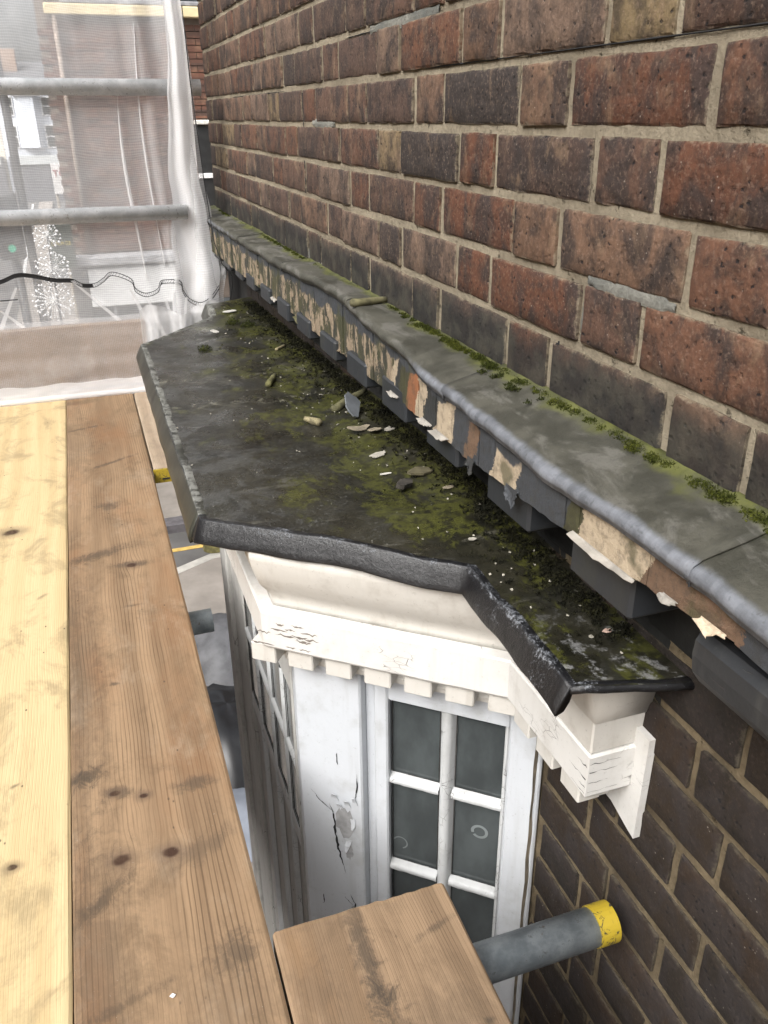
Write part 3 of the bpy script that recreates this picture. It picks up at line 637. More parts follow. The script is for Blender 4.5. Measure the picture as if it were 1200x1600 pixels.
for k in range(-8, 5):                      # k = 0 lies between the two courses at eye height
    z1 = .0568-.075*k-.0035; z0 = z1-BH-.001
    sz = 1.
    if k == 4: z0 = -.330; sz = (z1-z0)/BH
    ph = .89 if k % 2 == 0 else .717
    i0 = int((.05-ph)/PER)-1
    for i in range(i0, 12):
        for kind in (0, 1):
            y = ph+i*PER+(0 if kind == 0 else .1125)-.001; L = HL if kind == 0 else SL
            if y+L < .12 or y > WEND-.05: continue
            # only what the picture can see, plus a margin
            zt = .02+.115*y+.12
            if z0 > zt: continue
            sY = 1.
            if y+L > WEND: sY = (WEND-y)/L
            if sY < .15: continue
            jx = rng.uniform(-.0025, .0015)
            c = rng.choice(PAL)
            q = rng.random()
            if q < .07: c = DRK
            elif q < .11: c = YELB if y > .9 else PAL[5]
            elif q < .21: c = RED
            elif q < .28: c = PNK
            if y > 1.2: c = tuple(a*.8+b_*.2 for a, b_ in zip(c, (.12, .08, .06)))
            for (sk, sy_), sc in special.items():
                if sk == k and abs(sy_-y) < .06 and (kind == 1 or sc in (YELB, RED, DRK)): c = sc
            in_wall('brick', rng.choice(HDR if kind == 0 else STR), y+rng.uniform(-.002, .002), z0+rng.uniform(-.001, .001), c, jx, wall, sY*rng.uniform(.992, 1.004), sz*rng.uniform(.985, 1.01)); nb += 1
def mort(u, v, y0, y1, z0, z1, x, amp):
    y = y0+(y1-y0)*u; z = z0+(z1-z0)*v
    return (x+amp*(nz(y, z, 1, 40)+.6*nz(y, z, 4, 110)), y, z)
b = MB().grid(300, 110, lambda u, v: mort(u, v, .05, WEND-.004, -.34, .62, XU+.0034, .0012))
b.add([(XU+.0042, WEND-.004, -.34), (XU+.24, WEND-.004, -.34), (XU+.24, WEND-.004, .62), (XU+.0042, WEND-.004, .62)], [(0, 1, 2, 3)])
b.add([(XU+.0042, .05, .62), (XU+.24, .05, .62), (XU+.24, WEND-.004, .62), (XU+.0042, WEND-.004, .62)], [(0, 1, 2, 3)])
o = b.build('mortar', MORTAR, wall, True); o.location = (-wall.location.x, 0, -wall.location.z)
# end of the wall: quoin bricks turned round the corner
for k in range(-8, 5):
    me = (STR if k % 2 else HDR)[0]
    o = in_wall('brick', me, WEND, .0568-.075*k-.004-BH, rng.choice(PAL), .0, wall); o.rotation_euler = (0, 0, R(-90)); o.location.x = .003
# grey cement repair smeared over two joints
def smear(pts, w, seed):
    r = random.Random(seed); b = MB(); n = len(pts); up = []; lo = []
    dense = []
    for (a, b2) in zip(pts, pts[1:]):
        for t in range(10): dense.append((a[0]+(b2[0]-a[0])*t/10, a[1]+(b2[1]-a[1])*t/10))
    dense.append(pts[-1]); m = len(dense); vs = []
    for i, (y, z) in enumerate(dense):
        j = min(i+1, m-1); k = max(i-1, 0); d = Vector((dense[j][0]-dense[k][0], dense[j][1]-dense[k][1])).normalized(); nr = Vector((-d.y, d.x))
        ww = w*1.25*(.8+.9*abs(nz(y, z, seed, 30))+r.uniform(-.12, .12)) * (1 if 2 < i < m-3 else .55)
        for s in (-1, -.5, 0, .5, 1):
            vs.append((XU+(.0012 if abs(s) == 1 else -.0004+.0007*r.random()), y+nr.x*s*ww, z+nr.y*s*ww))
    fs = [(i*5+k, i*5+k+1, (i+1)*5+k+1, (i+1)*5+k) for i in range(m-1) for k in range(4)]
    b.add(vs, fs); return b
for pts, w in (([(.815, -.166), (.77, -.170), (.72, -.169), (.662, -.169)], .0068), ([(.811, -.172), (.815, -.2), (.818, -.233)], .0062), ([(1.95, -.0155), (1.86, -.018), (1.78, -.017)], .006), ([(1.55, .13), (1.4, .129), (1.25, .131)], .008), ([(2.03, -.29), (2.03, -.318), (1.86, -.322), (1.7, -.324)], .009)):
    o = smear(pts, w, len(pts)+3).build('mortar_patch', PATCH, wall, True); o.location = (-wall.location.x, 0, -wall.location.z)
# dark strips on some courses: open joints, with overhang shadow drawn in
for (y0, y1, z) in ((.55, .95, .1275), (.42, 1.0, .0606), (1.0, 1.3, .0608), (2.2, 2.9, .0515), (1.35, 1.7, .1272)):
    o = MB().grid(24, 3, lambda u, v: (XU+.0004+.003*abs(v-.5), y0+(y1-y0)*u, z+(v-.5)*(.0014+.0026*abs(nz(u*9, z*90, 2)))*min(1, 12*u*(1-u)))).build('joint_shadow_gap', DARKGAP, wall); o.location = (-wall.location.x, 0, -wall.location.z)
for (y, za, zb) in ((.868, -.247, -.31), (.872, -.25, -.30), (2.03, -.03, .045), (2.04, -.165, -.095)):
    o = MB().grid(3, 14, lambda u, v: (XU+.0006+.003*abs(u-.5), y+(u-.5)*.005*(.6+nz(v*6, y*50))+.004*nz(v*4, y*30, 3), za+(zb-za)*v)).build('joint_shadow_gap', DARKGAP, wall); o.location = (-wall.location.x, 0, -wall.location.z)

# ------------------------------------------------------------------ lower brick wall
low = thing('brick_wall', 'sooty brick wall with shade in its dark colour, below the ledge, behind the yellow ended tube', 'wall', (XL, 0, -.3))
STRL = [m_.copy() for m_ in STR]; HDRL = [m_.copy() for m_ in HDR]
for me in STRL+HDRL: me.materials.clear(); me.materials.append(BRICKLOW)
SHADEB = [m_.copy() for m_ in STR]
PALL = [(.021, .015, .0105), (.026, .018, .012), (.019, .0145, .0105), (.029, .0185, .012), (.017, .014, .0115)]  # tones hold the shade of ledge, roof and boards as well as soot
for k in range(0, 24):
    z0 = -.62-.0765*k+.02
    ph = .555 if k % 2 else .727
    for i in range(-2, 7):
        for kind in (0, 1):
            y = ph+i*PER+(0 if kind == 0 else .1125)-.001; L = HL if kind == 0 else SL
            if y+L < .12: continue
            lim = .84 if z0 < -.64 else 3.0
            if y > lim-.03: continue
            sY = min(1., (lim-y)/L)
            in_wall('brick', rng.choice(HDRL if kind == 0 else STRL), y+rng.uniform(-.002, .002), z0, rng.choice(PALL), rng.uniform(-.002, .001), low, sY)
SHADEM = mat_plain('ledge_shade', (.012, .012, .011), .85, .4, 30, .5, 60)  # shade under the ledge put into a near-black colour
for me in SHADEB: me.materials.clear(); me.materials.append(SHADEM)
for k in range(0, 3):     # courses glimpsed between roof and dentils, coloured as deep shade
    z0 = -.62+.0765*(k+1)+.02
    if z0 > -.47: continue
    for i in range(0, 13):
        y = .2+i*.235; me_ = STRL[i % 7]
        o = in_wall('brick', SHADEB[i % 7], y, z0, (.02, .02, .02), 0, low)
b = MB().grid(160, 130, lambda u, v: mort(u, v, .05, .86, -2.6, -.34, XL+.0036, .0011))
o = MB().grid(60, 20, lambda u, v: mort(u, v, .62, 3.4, -.75, -.34, XL+.0035, .002)).build('mortar', SHADEM, low, True); o.location = (-low.location.x, 0, -low.location.z)
b.box((XL+.02, .05, GZ), (XL+.3, WEND-.01, -.345))
o = b.build('mortar', MORTLOW, low, True); o.location = (-low.location.x, 0, -low.location.z)

# ------------------------------------------------------------------ string course: lead, fascia, dentils
ledge = thing('string_course', 'projecting ledge capped in grey lead over peeling painted bricks and dentils', 'ledge', (.44, .3, -.43))
LO = -Vector(ledge.location)
def lpart(name, mb, mat, sm=False, par=None):
    o = mb.build(name, mat, par or ledge, sm)
    if par is None: o.location = LO
    return o
XF = [(.2, .436), (.9, .436), (1.0, .438), (1.28, .449), (1.586, .459), (2.1, .455), (2.95, .442), (3.45, .44)]
ZF = [(.2, -.341), (.39, -.340), (.47, -.3385), (.55, -.339), (.69, -.344), (.87, -.337), (1.0, -.334), (1.28, -.319), (1.586, -.309), (2.1, -.321), (2.95, -.322), (3.45, -.325)]
joints = [.2, .482, 1.0, 1.5, 2.02, 2.55, 3.06, 3.47]
for si, (ya, yb) in enumerate(zip(joints, joints[1:])):
    lift = .0025 if si % 2 else 0.
    n = max(14, int((yb-ya)/.012)); prof = []
    def P(y):
        xf, zf = lerp_tab(XF, y), lerp_tab(ZF, y)
        w = .0028*nz(y, 0, 5, 9)+.0016*nz(y, 3, 5, 27); xf += w; zf += .5*w+.002*nz(y, 9, 1, 17)
        zw = -.3175
        pts = [(.5295, zw+.004), (.5245, zw+.001)]
        for t in (.2, .4, .6, .8, .93): 
            x = .524+(xf+.004-.524)*t; pts.append((x, zw+(zf-zw)*t+.0022*nz(x, y, 2, 22)))
        r = .0065+.0010*nz(y, 6, 6, 20)
        for a in (80, 50, 20, -10, -40, -70): pts.append((xf+.006-r*math.cos(R(a)), zf-.006+r*math.sin(R(a))-.001))
        pts += [(xf+.003, zf-.0155), (xf+.012, zf-.017), (xf+.012, zf-.008)]
        return pts
    rows = [[(x, ya+(yb+.006-ya)*j/n, z+lift) for x, z in P(ya+(yb+.006-ya)*j/n)] for j in range(n+1)]
    m_ = len(rows[0]); b = MB(); b.add([v for r_ in rows for v in r_], [(j*m_+i, j*m_+i+1, (j+1)*m_+i+1, (j+1)*m_+i) for j in range(n) for i in range(m_-1)])
    ends = [(rows[0], 1), (rows[-1], 0)]
    o = lpart('lead_sheet', b, LEAD, True)
    md = o.modifiers.new('thickness', 'SOLIDIFY'); md.thickness = .0022; md.offset = -1
# lapped seams of the lead
for yj in joints[1:-1]:
    xf, zf = lerp_tab(XF, yj), lerp_tab(ZF, yj); b = MB(); pts = []
    for t in [i/8 for i in range(9)]: pts.append((.5-(.5-xf-.003)*t, yj+.004*math.sin(t*2.2)+.012*(1-t), -.318+(zf+.318)*(.25+.75*t)+.0026))
    pts += [(xf-.001, yj, zf-.006), (xf-.0014, yj-.001, zf-.016)]
    lpart('lead_seam', b.path(pts, .0012, 5), DARKGAP)
FMATS = {}
def fascia_mat(key, c, c2, thr):
    m = M('fascia_'+key, .7); p = m.pos(); n = m.noise(p, 22, 5, .7)
    z = m.xyz(p)[2]
    cc = m.mix(m.mr(n, thr, thr+.09), c, c2)
    cc = m.mix(m.ma('MULTIPLY', m.mr(m.noise(p, 90, 4, .7), .5, .68), .45), cc, tuple(x*.35 for x in c))
    cc = m.mix(m.ma('MULTIPLY', m.mr(m.noise(m.vm('ADD', p, (2, 5, 1)), 16, 3), .58, .68), .7), cc, (.06, .062, .02))
    return m.fin(cc, .75, m.bump(m.noise(p, 80, 5, .7), .6, .003))
m = M('fascia_skin', .8); p = m.pos(); x_, y_, z_ = m.xyz(p)[0], m.xyz(p)[1], m.xyz(p)[2]
nj = m.noise(p, 34, 8, .75); nj2 = m.noise(m.vm('ADD', p, (3, 1, 7)), 12, 4)
yj = m.ma('ADD', y_, m.ma('ADD', m.ma('MULTIPLY', m.ma('SUBTRACT', nj, .5), .05), m.ma('MULTIPLY', m.ma('ADD', z_, .385), .35)))
rp = m.n('ValToRGB'); rp.color_ramp.interpolation = 'CONSTANT'
GR, CR, BR, OR_, MO, DK = (.04, .044, .05, 1), (.42, .34, .24, 1), (.14, .085, .052, 1), (.25, .1, .042, 1), (.045, .043, .016, 1), (.022, .023, .022, 1)
stops = [(.2, GR), (.425, BR), (.55, CR), (.66, MO), (.685, GR), (.795, CR), (.86, GR), (.905, BR), (.935, GR), (.985, CR), (1.045, DK), (1.09, CR), (1.125, OR_), (1.175, MO), (1.215, DK), (1.235, CR), (1.26, MO)]
el = rp.color_ramp.elements
for k, (yy, cc) in enumerate(stops):
    q_ = (yy-.2)/1.1
    if k == 0: el.remove(el[1]); e = el[0]; e.position = 0
    else: e = el.new(q_)
    e.color = cc
m.put(rp.inputs[0], m.mr(yj, .2, 1.3, 0, 1, False))
far = m.noise(m.vm('MULTIPLY', p, (1, 1.3, .8)), 17, 7, .72, .5)
cf = m.mix(m.mr(nj2, .4, .6), (.03, .03, .022), (.055, .052, .022)); cf = m.mix(m.mr(far, .505, .53), cf, m.mix(nj, (.36, .29, .2), (.2, .14, .09)))
c = m.mix(m.mr(y_, 1.25, 1.27), rp.outputs[0], cf)
# upper strip keeps its old paint, lower edge peels first
c = m.mix(m.ma('MULTIPLY', m.mr(m.ma('ADD', z_, m.ma('MULTIPLY', m.ma('SUBTRACT', nj2, .5), .09)), -.358, -.353), m.mr(y_, .7, .76)), c, GR[:3])
c = m.mix(m.ma('MULTIPLY', m.mr(m.noise(p, 70, 7, .78), .46, .62), .6), c, m.mix(.7, c, (.03, .026, .02)))
c = m.mix(m.ma('MULTIPLY', m.mr(m.noise(m.vm('ADD', p, (2, 5, 1)), 15, 4), .56, .66), .7), c, (.045, .046, .016))
FSKIN = m.fin(c, .8, m.bump(m.ma('ADD', m.noise(p, 60, 6, .75), nj), .8, .004))
FM = {'g': fascia_mat('grey', (.05, .055, .062), (.032, .034, .038), .5), 'c': fascia_mat('cream', (.5, .41, .3), (.33, .25, .175), .56),
      'b': fascia_mat('brown', (.2, .125, .075), (.38, .27, .17), .55), 'm': fascia_mat('mossy', (.075, .07, .03), (.16, .13, .08), .55), 'o': fascia_mat('orange', (.36, .15, .06), (.5, .36, .22), .5), 'd': fascia_mat('dark', (.035, .036, .036), (.06, .055, .04), .5)}
m = M('fascia_weathered', .8); p = m.pos(); n = m.noise(m.vm('MULTIPLY', p, (1, 1.6, .8)), 15, 6, .7, .5)
c = m.mix(m.mr(m.noise(p, 9, 4), .4, .6), (.04, .04, .03), (.075, .07, .03)); c = m.mix(m.mr(n, .575, .6), c, (.36, .3, .22)); c = m.mix(m.ma('MULTIPLY', m.mr(m.noise(p, 80, 5, .7), .5, .64), .6), c, (.03, .029, .022))
FM['x'] = m.fin(c, .85, m.bump(n, .6, .003))
FZ = [(.2, -.378), (.42, -.383), (.64, -.40), (.97, -.412), (1.65, -.43), (3.5, -.43)]
cuts = [(.2, 'g'), (.432, 'b'), (.548, 'c'), (.664, 'm'), (.69, 'g'), (.79, 'c'), (.862, 'g'), (.905, 'g'), (.995, 'b'), (1.05, 'd'), (1.125, 'o'), (1.19, 'm'), (1.25, 'x'), (1.36, 'm'), (1.46, 'x'), (1.57, 'd'), (1.66, 'x'), (1.77, 'x'), (1.88, 'm'), (1.98, 'x'), (2.1, 'x'), (2.22, 'd'), (2.34, 'x'), (2.46, 'x'), (2.58, 'd'), (2.7, 'x'), (2.82, 'x'), (2.94, 'd'), (3.06, 'x'), (3.2, 'x'), (3.33, 'd'), (3.46, None)]
rng = random.Random(21)
for (ya, ky), (yb, _) in zip(cuts, cuts[1:]):
    b = MB(); ext = rng.uniform(-.0025, .0015)
    def fb(u, v, ya=ya, yb=yb, ext=ext):
        y = ya+.0006+(yb-ya-.0012)*u; xf = lerp_tab(XF, y)+.0085; zt = lerp_tab(ZF, y)-.012; zb = lerp_tab(FZ, y)+.004*nz(y, 3, 3, 26)+.002*nz(y, 1, 8, 90)
        return (xf+ext+.0015*nz(y, v, 2, 30)+(.0015 if u in (0, 1) else 0), y, zt+(zb-zt)*v)
    b.grid(9, 6, fb)
    g0 = list(b.v[-9:]); b.add(g0+[(XL+.01, v[1], v[2]) for v in g0], [(i, i+1, 10+i, 9+i) for i in range(8)])
    for c_ in (0, 8):
        e = [b.v[j*9+c_] for j in range(6)]; b.add(e+[(v[0]+.05, v[1], v[2]) for v in e], [(i, i+1, 7+i, 6+i) for i in range(5)])
    lpart('fascia_brick', b, FSKIN, False)
# curled flakes of paint hanging from the fascia
def flake(y, z, x, w, h, curl, seed, mat, par=None, nm='paint_flake'):
    r = random.Random(seed); n = 9; b = MB(); vs = []
    for i in range(n+1):
        t = i/n; hh = h*(.25+1.2*(1-t)*t*2.2)*r.uniform(.6, 1.5)
        for k in range(4):
            s = k/3; vs.append((x-curl*s*s*(.6+.6*t)-.0012, y+w*(t-.5)+.004*s*r.uniform(-1, 1), z-hh*s))
    b.add(vs, [(i*4+k, i*4+k+1, (i+1)*4+k+1, (i+1)*4+k) for i in range(n) for k in range(3)])
    o = lpart(nm, b, mat, False, par); md = o.modifiers.new('thickness', 'SOLIDIFY'); md.thickness = .0007
    return o
WFL = mat_plain('white_paint_flake', (.27, .25, .22), .6, .3, 40); 
for (y, w, h, cu, mt) in ((.615, .11, .0055, .008, WFL), (.455, .03, .009, .006, FM['c']), (.805, .03, .026, .004, FM['g']), (1.02, .045, .007, .010, WFL), (1.08, .04, .006, .008, WFL), (.92, .02, .02, .004, FM['d']), (1.24, .04, .007, .006, WFL), (1.46, .04, .006, .006, WFL), (1.6, .04, .006, .006, FSKIN), (1.9, .06, .012, .008, FM['m']), (2.15, .05, .01, .006, WFL), (.51, .02, .006, .006, WFL)):
    flake(y, lerp_tab(FZ, y)+.006, lerp_tab(XF, y)+.008, w, h, cu, int(y*100), mt)
# dentils
for i in range(16):
    y0 = .372+.2075*i-.0006*i*i
    L = .112
    b = MB().box((.4555+rng.uniform(-.002, .002), y0, -.452+rng.uniform(-.004, .003)), (XL+.02, y0+L, lerp_tab(FZ, y0)-.0005+.02), .004)
    if i == 0: continue
    lpart('dentil', b, DENTP)
# bed mould continuing past the end of the roof
b = MB(); b.grid(14, 12, lambda u, v: (.497+.042*math.cos(R(-100+290*v))*1.0 if False else .5-.042*math.cos(R(-75+200*v)), .1+.385*u, -.455-.03*math.sin(R(-75+200*v))*-1))
o = lpart('bed_mould', MB().prism([(XL+.01, -.405), (.462, -.405), (.456, -.415), (.455, -.43), (.458, -.448), (.468, -.462), (.482, -.470), (XL+.01, -.476)], lambda q: (q[0], .1, q[1]), lambda q: (q[0], .486, q[1])), mat_paint('black_grey_mould_paint', (.022, .024, .027), (.1, .1, .09), .5, .3, .5, 30, (1, .15, 1)))

# ------------------------------------------------------------------ bay window
bay = thing('bay_window', 'white painted canted bay window with peeling paint under a flat lead roof', 'bay window', (.5, 1.5, GZ))
BO = -Vector(bay.location)
def bp(name, mb, mat, sm=False, par=None):
    o = mb.build(name, mat, par or bay, sm)
    if par is None: o.location = BO
    return o
W = [(.544, .69), (.528, .69), (.528, .862), (.235, 1.108), (.235, 1.97+.18), (.53, 2.42), (.548, 2.42)]
# lead roof
RO = [(.600, .411), (.72, .417), (.862, .421), (1.145, .113), (1.4, .113), (1.7, .117), (2.0, .122), (2.38, .13), (2.52, .235), (2.70, .375), (2.95, .39)]
def lin(tab, y):
    for (a, va), (b_, vb) in zip(tab, tab[1:]):
        if y <= b_: return va+(vb-va)*max(0, (y-a)/(b_-a))
    return tab[-1][1]
def roofz(x, y):
    z = lin([(.5, -.530), (1.13, -.537), (2.5, -.572), (3., -.585)], y)
    z += .006*nz(x, y, 2, 4.5)+.003*nz(x, y, 7, 12)+.0012*nz(x, y, 1, 34)+.012*max(0, (x-.42)/.13)*max(0, min(1, (y-.75)/.3))-.014*max(0, min(1, (x-.42)/.12))*max(0, min(1, (.95-y)/.3))
    d = math.hypot(x-.2, (y-1.95))
    for (lx, ly, a) in ((.2, 1.95, .9), (.25, 1.55, .7)): z += 0
    # lapped sheets: low ridges across the roof
    for yr in (1.93, 1.72): z += .0035*math.exp(-((y-yr-.04*nz(x, 0, yr, 6))/.006)**2)
    # a turned up bit of lead at the far wall end
    z += .03*math.exp(-((x-.42)/.06)**2-((y-2.78)/.07)**2)
    return z
ys = sorted(set([  .600+i*.0285 for i in range(83)]+[a for a, _ in RO]))
ys = [y for y in ys if y <= 2.95]
b = MB(); nu = 46; vs = []
for y in ys:
    xf = lin(RO, y)
    for i in range(nu):
        t = (i/(nu-1)); x = xf+(XL+.004-xf)*t; y2 = y-.028*max(0, (x-.411)/.138)*max(0, 1-(y-.6)/.15); vs.append((x, y2, roofz(x, y2)))
b.add(vs, [(j*nu+i, j*nu+i+1, (j+1)*nu+i+1, (j+1)*nu+i) for j in range(len(ys)-1) for i in range(nu-1)])
sheet = bp('roof_sheet', b, ROOF, True)
EP = [(XL+.004, .572), (.411, .600), (.421, .862), (.113, 1.145), (.13, 2.38), (.375, 2.70), (.39, 2.95)]
def edge(name, path, prof, mat, amp, fq=13):
    b = MB()
    def j(v):
        zz = roofz(v.x, v.y); n1 = nz(v.x+v.y, v.y, 3, fq); n2 = nz(v.x, v.y, 8, fq*2.3)
        return Vector((v.x+amp*n1*.8+amp*.5*n2, v.y+amp*n2*.6, zz+v.z+amp*.7*n1*(1 if v.z < -.01 else .15)))
    sweep(b, path, prof, .016, j); return bp(name, b, mat, True, None)
PR = [(-.014, -.002), (-.009, .0002), (-.001, .0009), (0, .0008), (.001, 0), (.0018, -.0012), (.0065, -.012), (.0115, -.024), (.0145, -.032), (.0146, -.0335), (.0136, -.0347), (.0115, -.0345), (.004, -.031), (-.002, -.02), (-.006, -.004)]
PE = [(-.012, -.001), (-.004, .001), (.001, -.001), (.003, -.004), (.0025, -.008), (-.001, -.009), (-.003, -.006), (-.006, -.003)]
e1 = edge('edge_roll', EP[1:4]+[(.1131, 1.166)], PR, BIT, .0024)
e0 = edge('edge_roll', [EP[0], (.412, .5995)], PE, BIT, .0028)
PRL = [(-.018, -.002), (-.011, .0002), (-.001, .0010), (.0005, .0006), (.002, -.001), (.0085, -.013), (.0150, -.027), (.0195, -.039), (.0175, -.044), (.010, -.042), (-.003, -.02), (-.008, -.004)]
e2 = edge('edge_roll', [(.1132, 1.160)]+EP[4:], PRL, LEDGE, .0022, 5.5)
# cornice as mitred runs, each with cavetto and fascia
cav = [(-.01, -.566), (.066, -.566), (.0655, -.585), (.06, -.612), (.054, -.630), (.045, -.643), (.036, -.656), (.033, -.668), (.034, -.676), (-.01, -.676)]
fas = [(-.005, -.6765), (.053, -.6765), (.0555, -.679), (.0555, -.737), (.053, -.741), (-.005, -.741)]
bed = [(-.004, -.7415), (.014, -.7415), (.014, -.772), (.018, -.776), (.018, -.784), (.010, -.789), (-.004, -.789)]
jw = lambda v: Vector((v.x+.0012*nz(v.x, v.y, v.z, 18), v.y+.0012*nz(v.y, v.z, v.x, 18), v.z+.0012*nz(v.x+3, v.y, 0, 9)))
jc = lambda v: (lambda q: Vector((q.x, q.y, min(q.z, roofz(q.x, q.y)-.007))))(jw(v))
b = MB(); sweep(b, W, cav, .02, jc); o = bp('cornice_cavetto', b, CORN, True); 
bp('corner_block', MB().box((.4745, .6375, -.676), (.5475, .80, -.5445), .002), CORN)
b = MB(); sweep(b, W, fas, .02, jw); bp('cornice_fascia', b, CORNC)
b = MB(); sweep(b, W, bed, .02, jw); bp('bed_mould', b, CORN)
# small dentils
def along(a, c):
    a, c = Vector(a), Vector(c); d = (c-a).normalized(); n_ = Vector((-d.y, d.x)); return a, d, n_, (c-a).length
def fr(a, d, n_): return lambda v: Vector((a.x+d.x*v.x+n_.x*v.y, a.y+d.y*v.x+n_.y*v.y, v.z))
for (pa, pc, s0, s1) in ((W[1], W[2], -.03, .14), (W[2], W[3], .012, .40), (W[3], W[4], .02, 1.03), (W[4], W[5], .02, .38)):
    a, d, n_, L = along(pa, pc); s = s0
    while s < s1:
        bp('dentil', MB().box((s, .0145, -.7755+rng.uniform(-.001, .001)), (s+.043, .047, -.742), .002, fr(a, d, n_)), CORN); s += .0635
# wall plate at the near end of the cornice
bp('wall_plate', MB().prism([(.592, -.652), (.69, -.652), (.69, -.79), (.645, -.79), (.606, -.803), (.594, -.806)], lambda q: (.5345, q[0]+.02, q[1]), lambda q: (XL-.0005, q[0]+.02, q[1])), CORNC)
bp('mortar_fillet', MB().grid(3, 40, lambda u, v: (.527+.02*u+.003*nz(v*40, u), .845-.006+.012*u+.003*nz(v*30, u, 4), -.79-1.85*v)), mat_plain('sand_mortar', (.26, .22, .16), .95, .3, 30))

# canted side: local axes s (along, from the wall), o (outward), z
ca, cd, cn, cL = along((.545, .845), (.235, 1.108))
F_ = fr(ca, cd, cn)
def cb(s0, s1, o0, o1, z0, z1, bev=.002): return MB().box((s0, o0, z0), (s1, o1, z1), bev, F_)
ZB = -2.35
FRAME_ = FRAME; FRAME = PILM
win = bp('window_frame', MB().box((.0, -.012, ZB), (.052, .006, -.79), .003, F_).box((.248, -.012, ZB), (.272, .004, -.79), .003, F_).box((.0525, -.012, -.832), (.2475, .003, -.79), .002, F_).box((.0, -.06, ZB), (.4, -.05, -.75), 0, F_), FRAME)
bp('stile_reveal', cb(.2725, .2895, -.03, -.008, ZB, -.79, .001), FRAME)
bp('stop_bead', cb(.0535, .060, -.022, -.003, ZB, -.833, .002), BAR)
GB = []
zt = -.833; rows = [(-.8335, -.992), (-1.012, -1.19), (-1.21, -1.39), (-1.41, -1.59), (-1.61, -1.79), (-1.81, -2.0), (-2.02, -2.3)]
cols_ = [(.0605, .1395), (.165, .2475)]
def bar(name, s0, s1, o0, o1, z0, z1, seed, mat=BAR, FF=F_, par=win, ax=0):
    b = MB(); r = random.Random(seed); n = 14
    # a moulded glazing bar with chipped arrises
    if ax == 0: b.grid(n, 7, lambda u, v: FF(Vector((s0+(s1-s0)*u, o0+(o1-o0)*min(1., 4.5*v, 4.5*(1-v))+.0008*nz(u*30, v*4, seed), z0+(z1-z0)*v+.0011*nz(u*22, v*2, seed+3)))))
    else: b.grid(7, n, lambda v, u: FF(Vector((s0+(s1-s0)*v+.0011*nz(u*22, v*2, seed+3), o0+(o1-o0)*min(1., 4.5*v, 4.5*(1-v))+.0008*nz(u*30, v*4, seed), z0+(z1-z0)*u))))
    return bp(name, b, mat, True, par)
for k, (za, zb) in enumerate(zip(rows, rows[1:])):
    for ci, (sa, sb) in enumerate(cols_): bar('glazing_bar', sa-.002, sb+.002, -.02, -.002, zb[0]-.001, za[1]+.001, k*5+ci)
bar('glazing_bar', .139, .1655, -.02, .001, ZB, -.832, 77, BAR, F_, win, 1)
rngp = random.Random(4)
for ci, (sa, sb) in enumerate(cols_):
    for za, zb in rows:
        bp('pane', MB().add([F_(Vector((sa, -.0165, zb))), F_(Vector((sb, -.0165, zb))), F_(Vector((sb, -.0165+rngp.uniform(-.001, .001), za))), F_(Vector((sa, -.0165, za)))], [(0, 1, 2, 3)]), GLASS, False, win)
        # perished putty lines on the lower and side edge of each pane
        b = MB()
        b.grid(16, 3, lambda u, v: F_(Vector((sa+(sb-sa)*u, -.0155+.001*v, zb+(.0018+.0036*abs(nz(u*14, zb*40, ci)))*v))))
        b.grid(16, 3, lambda u, v: F_(Vector((sb-(.0014+.0024*abs(nz(u*12, zb*33, ci+5)))*v, -.0155+.001*v, zb+(za-zb)*u))))
        b.grid(16, 3, lambda u, v: F_(Vector((sa+(.001+.002*abs(nz(u*13, zb*23, ci+9)))*v, -.0155+.001*v, zb+(za-zb)*u))))
        bp('putty', b, PUTTY, False, win)
def ring(s, z, r0, r1, a0, a1):
    b = MB(); b.grid(24, 3, lambda u, v: F_(Vector((s+(r0+(r1-r0)*v)*math.cos(R(a0+(a1-a0)*u))*(1+.06*nz(u*5, v, s)), -.0158, z+(r0+(r1-r0)*v)*math.sin(R(a0+(a1-a0)*u))))))
    bp('ring_mark', b, RING, False, win)
ring(.094, -1.075, .0095, .0145, -20, 320); ring(.233, -1.15, .011, .0135, 20, 250)
# pilaster between side and front
pil = bp('pilaster', cb(.29, .4065, -.03, .014, ZB, -.7885, .003), PILM)
bp('pilaster', MB().box((.2385, 1.104, ZB), (.2585, 1.145, -.789), .003).box((.2325, 1.113, ZB), (.24, 1.138, -.789), .002), FRAME)
# peeled patch, its dark crack and lifted flakes
def patch(pts, o, mat, nm, thick=0):
    b = MB(); n = len(pts); cx = sum(p[0] for p in pts)/n; cz = sum(p[1] for p in pts)/n
    vs = [F_(Vector((cx, o, cz)))]+[F_(Vector((p[0], o, p[1]))) for p in pts]
    b.add(vs, [(0, 1+i, 1+(i+1) % n) for i in range(n)]); return bp(nm, b, mat, False, pil)
rngq = random.Random(9)
def blob(cs, cz, rs, rz, j, seed, n=22):
    r = random.Random(seed); return [(cs+rs*math.cos(a)*(1+r.uniform(-j, j)), cz+rz*math.sin(a)*(1+r.uniform(-j, j))) for a in [i*2*math.pi/n for i in range(n)]]
patch(blob(.326, -1.105, .017, .032, .3, 3), .0146, UNDER, 'bare_patch')
patch(blob(.318, -1.175, .007, .016, .3, 4), .0146, UNDER, 'bare_patch')
patch(blob(.312, -1.325, .009, .014, .3, 6), .0146, UNDER, 'bare_patch')
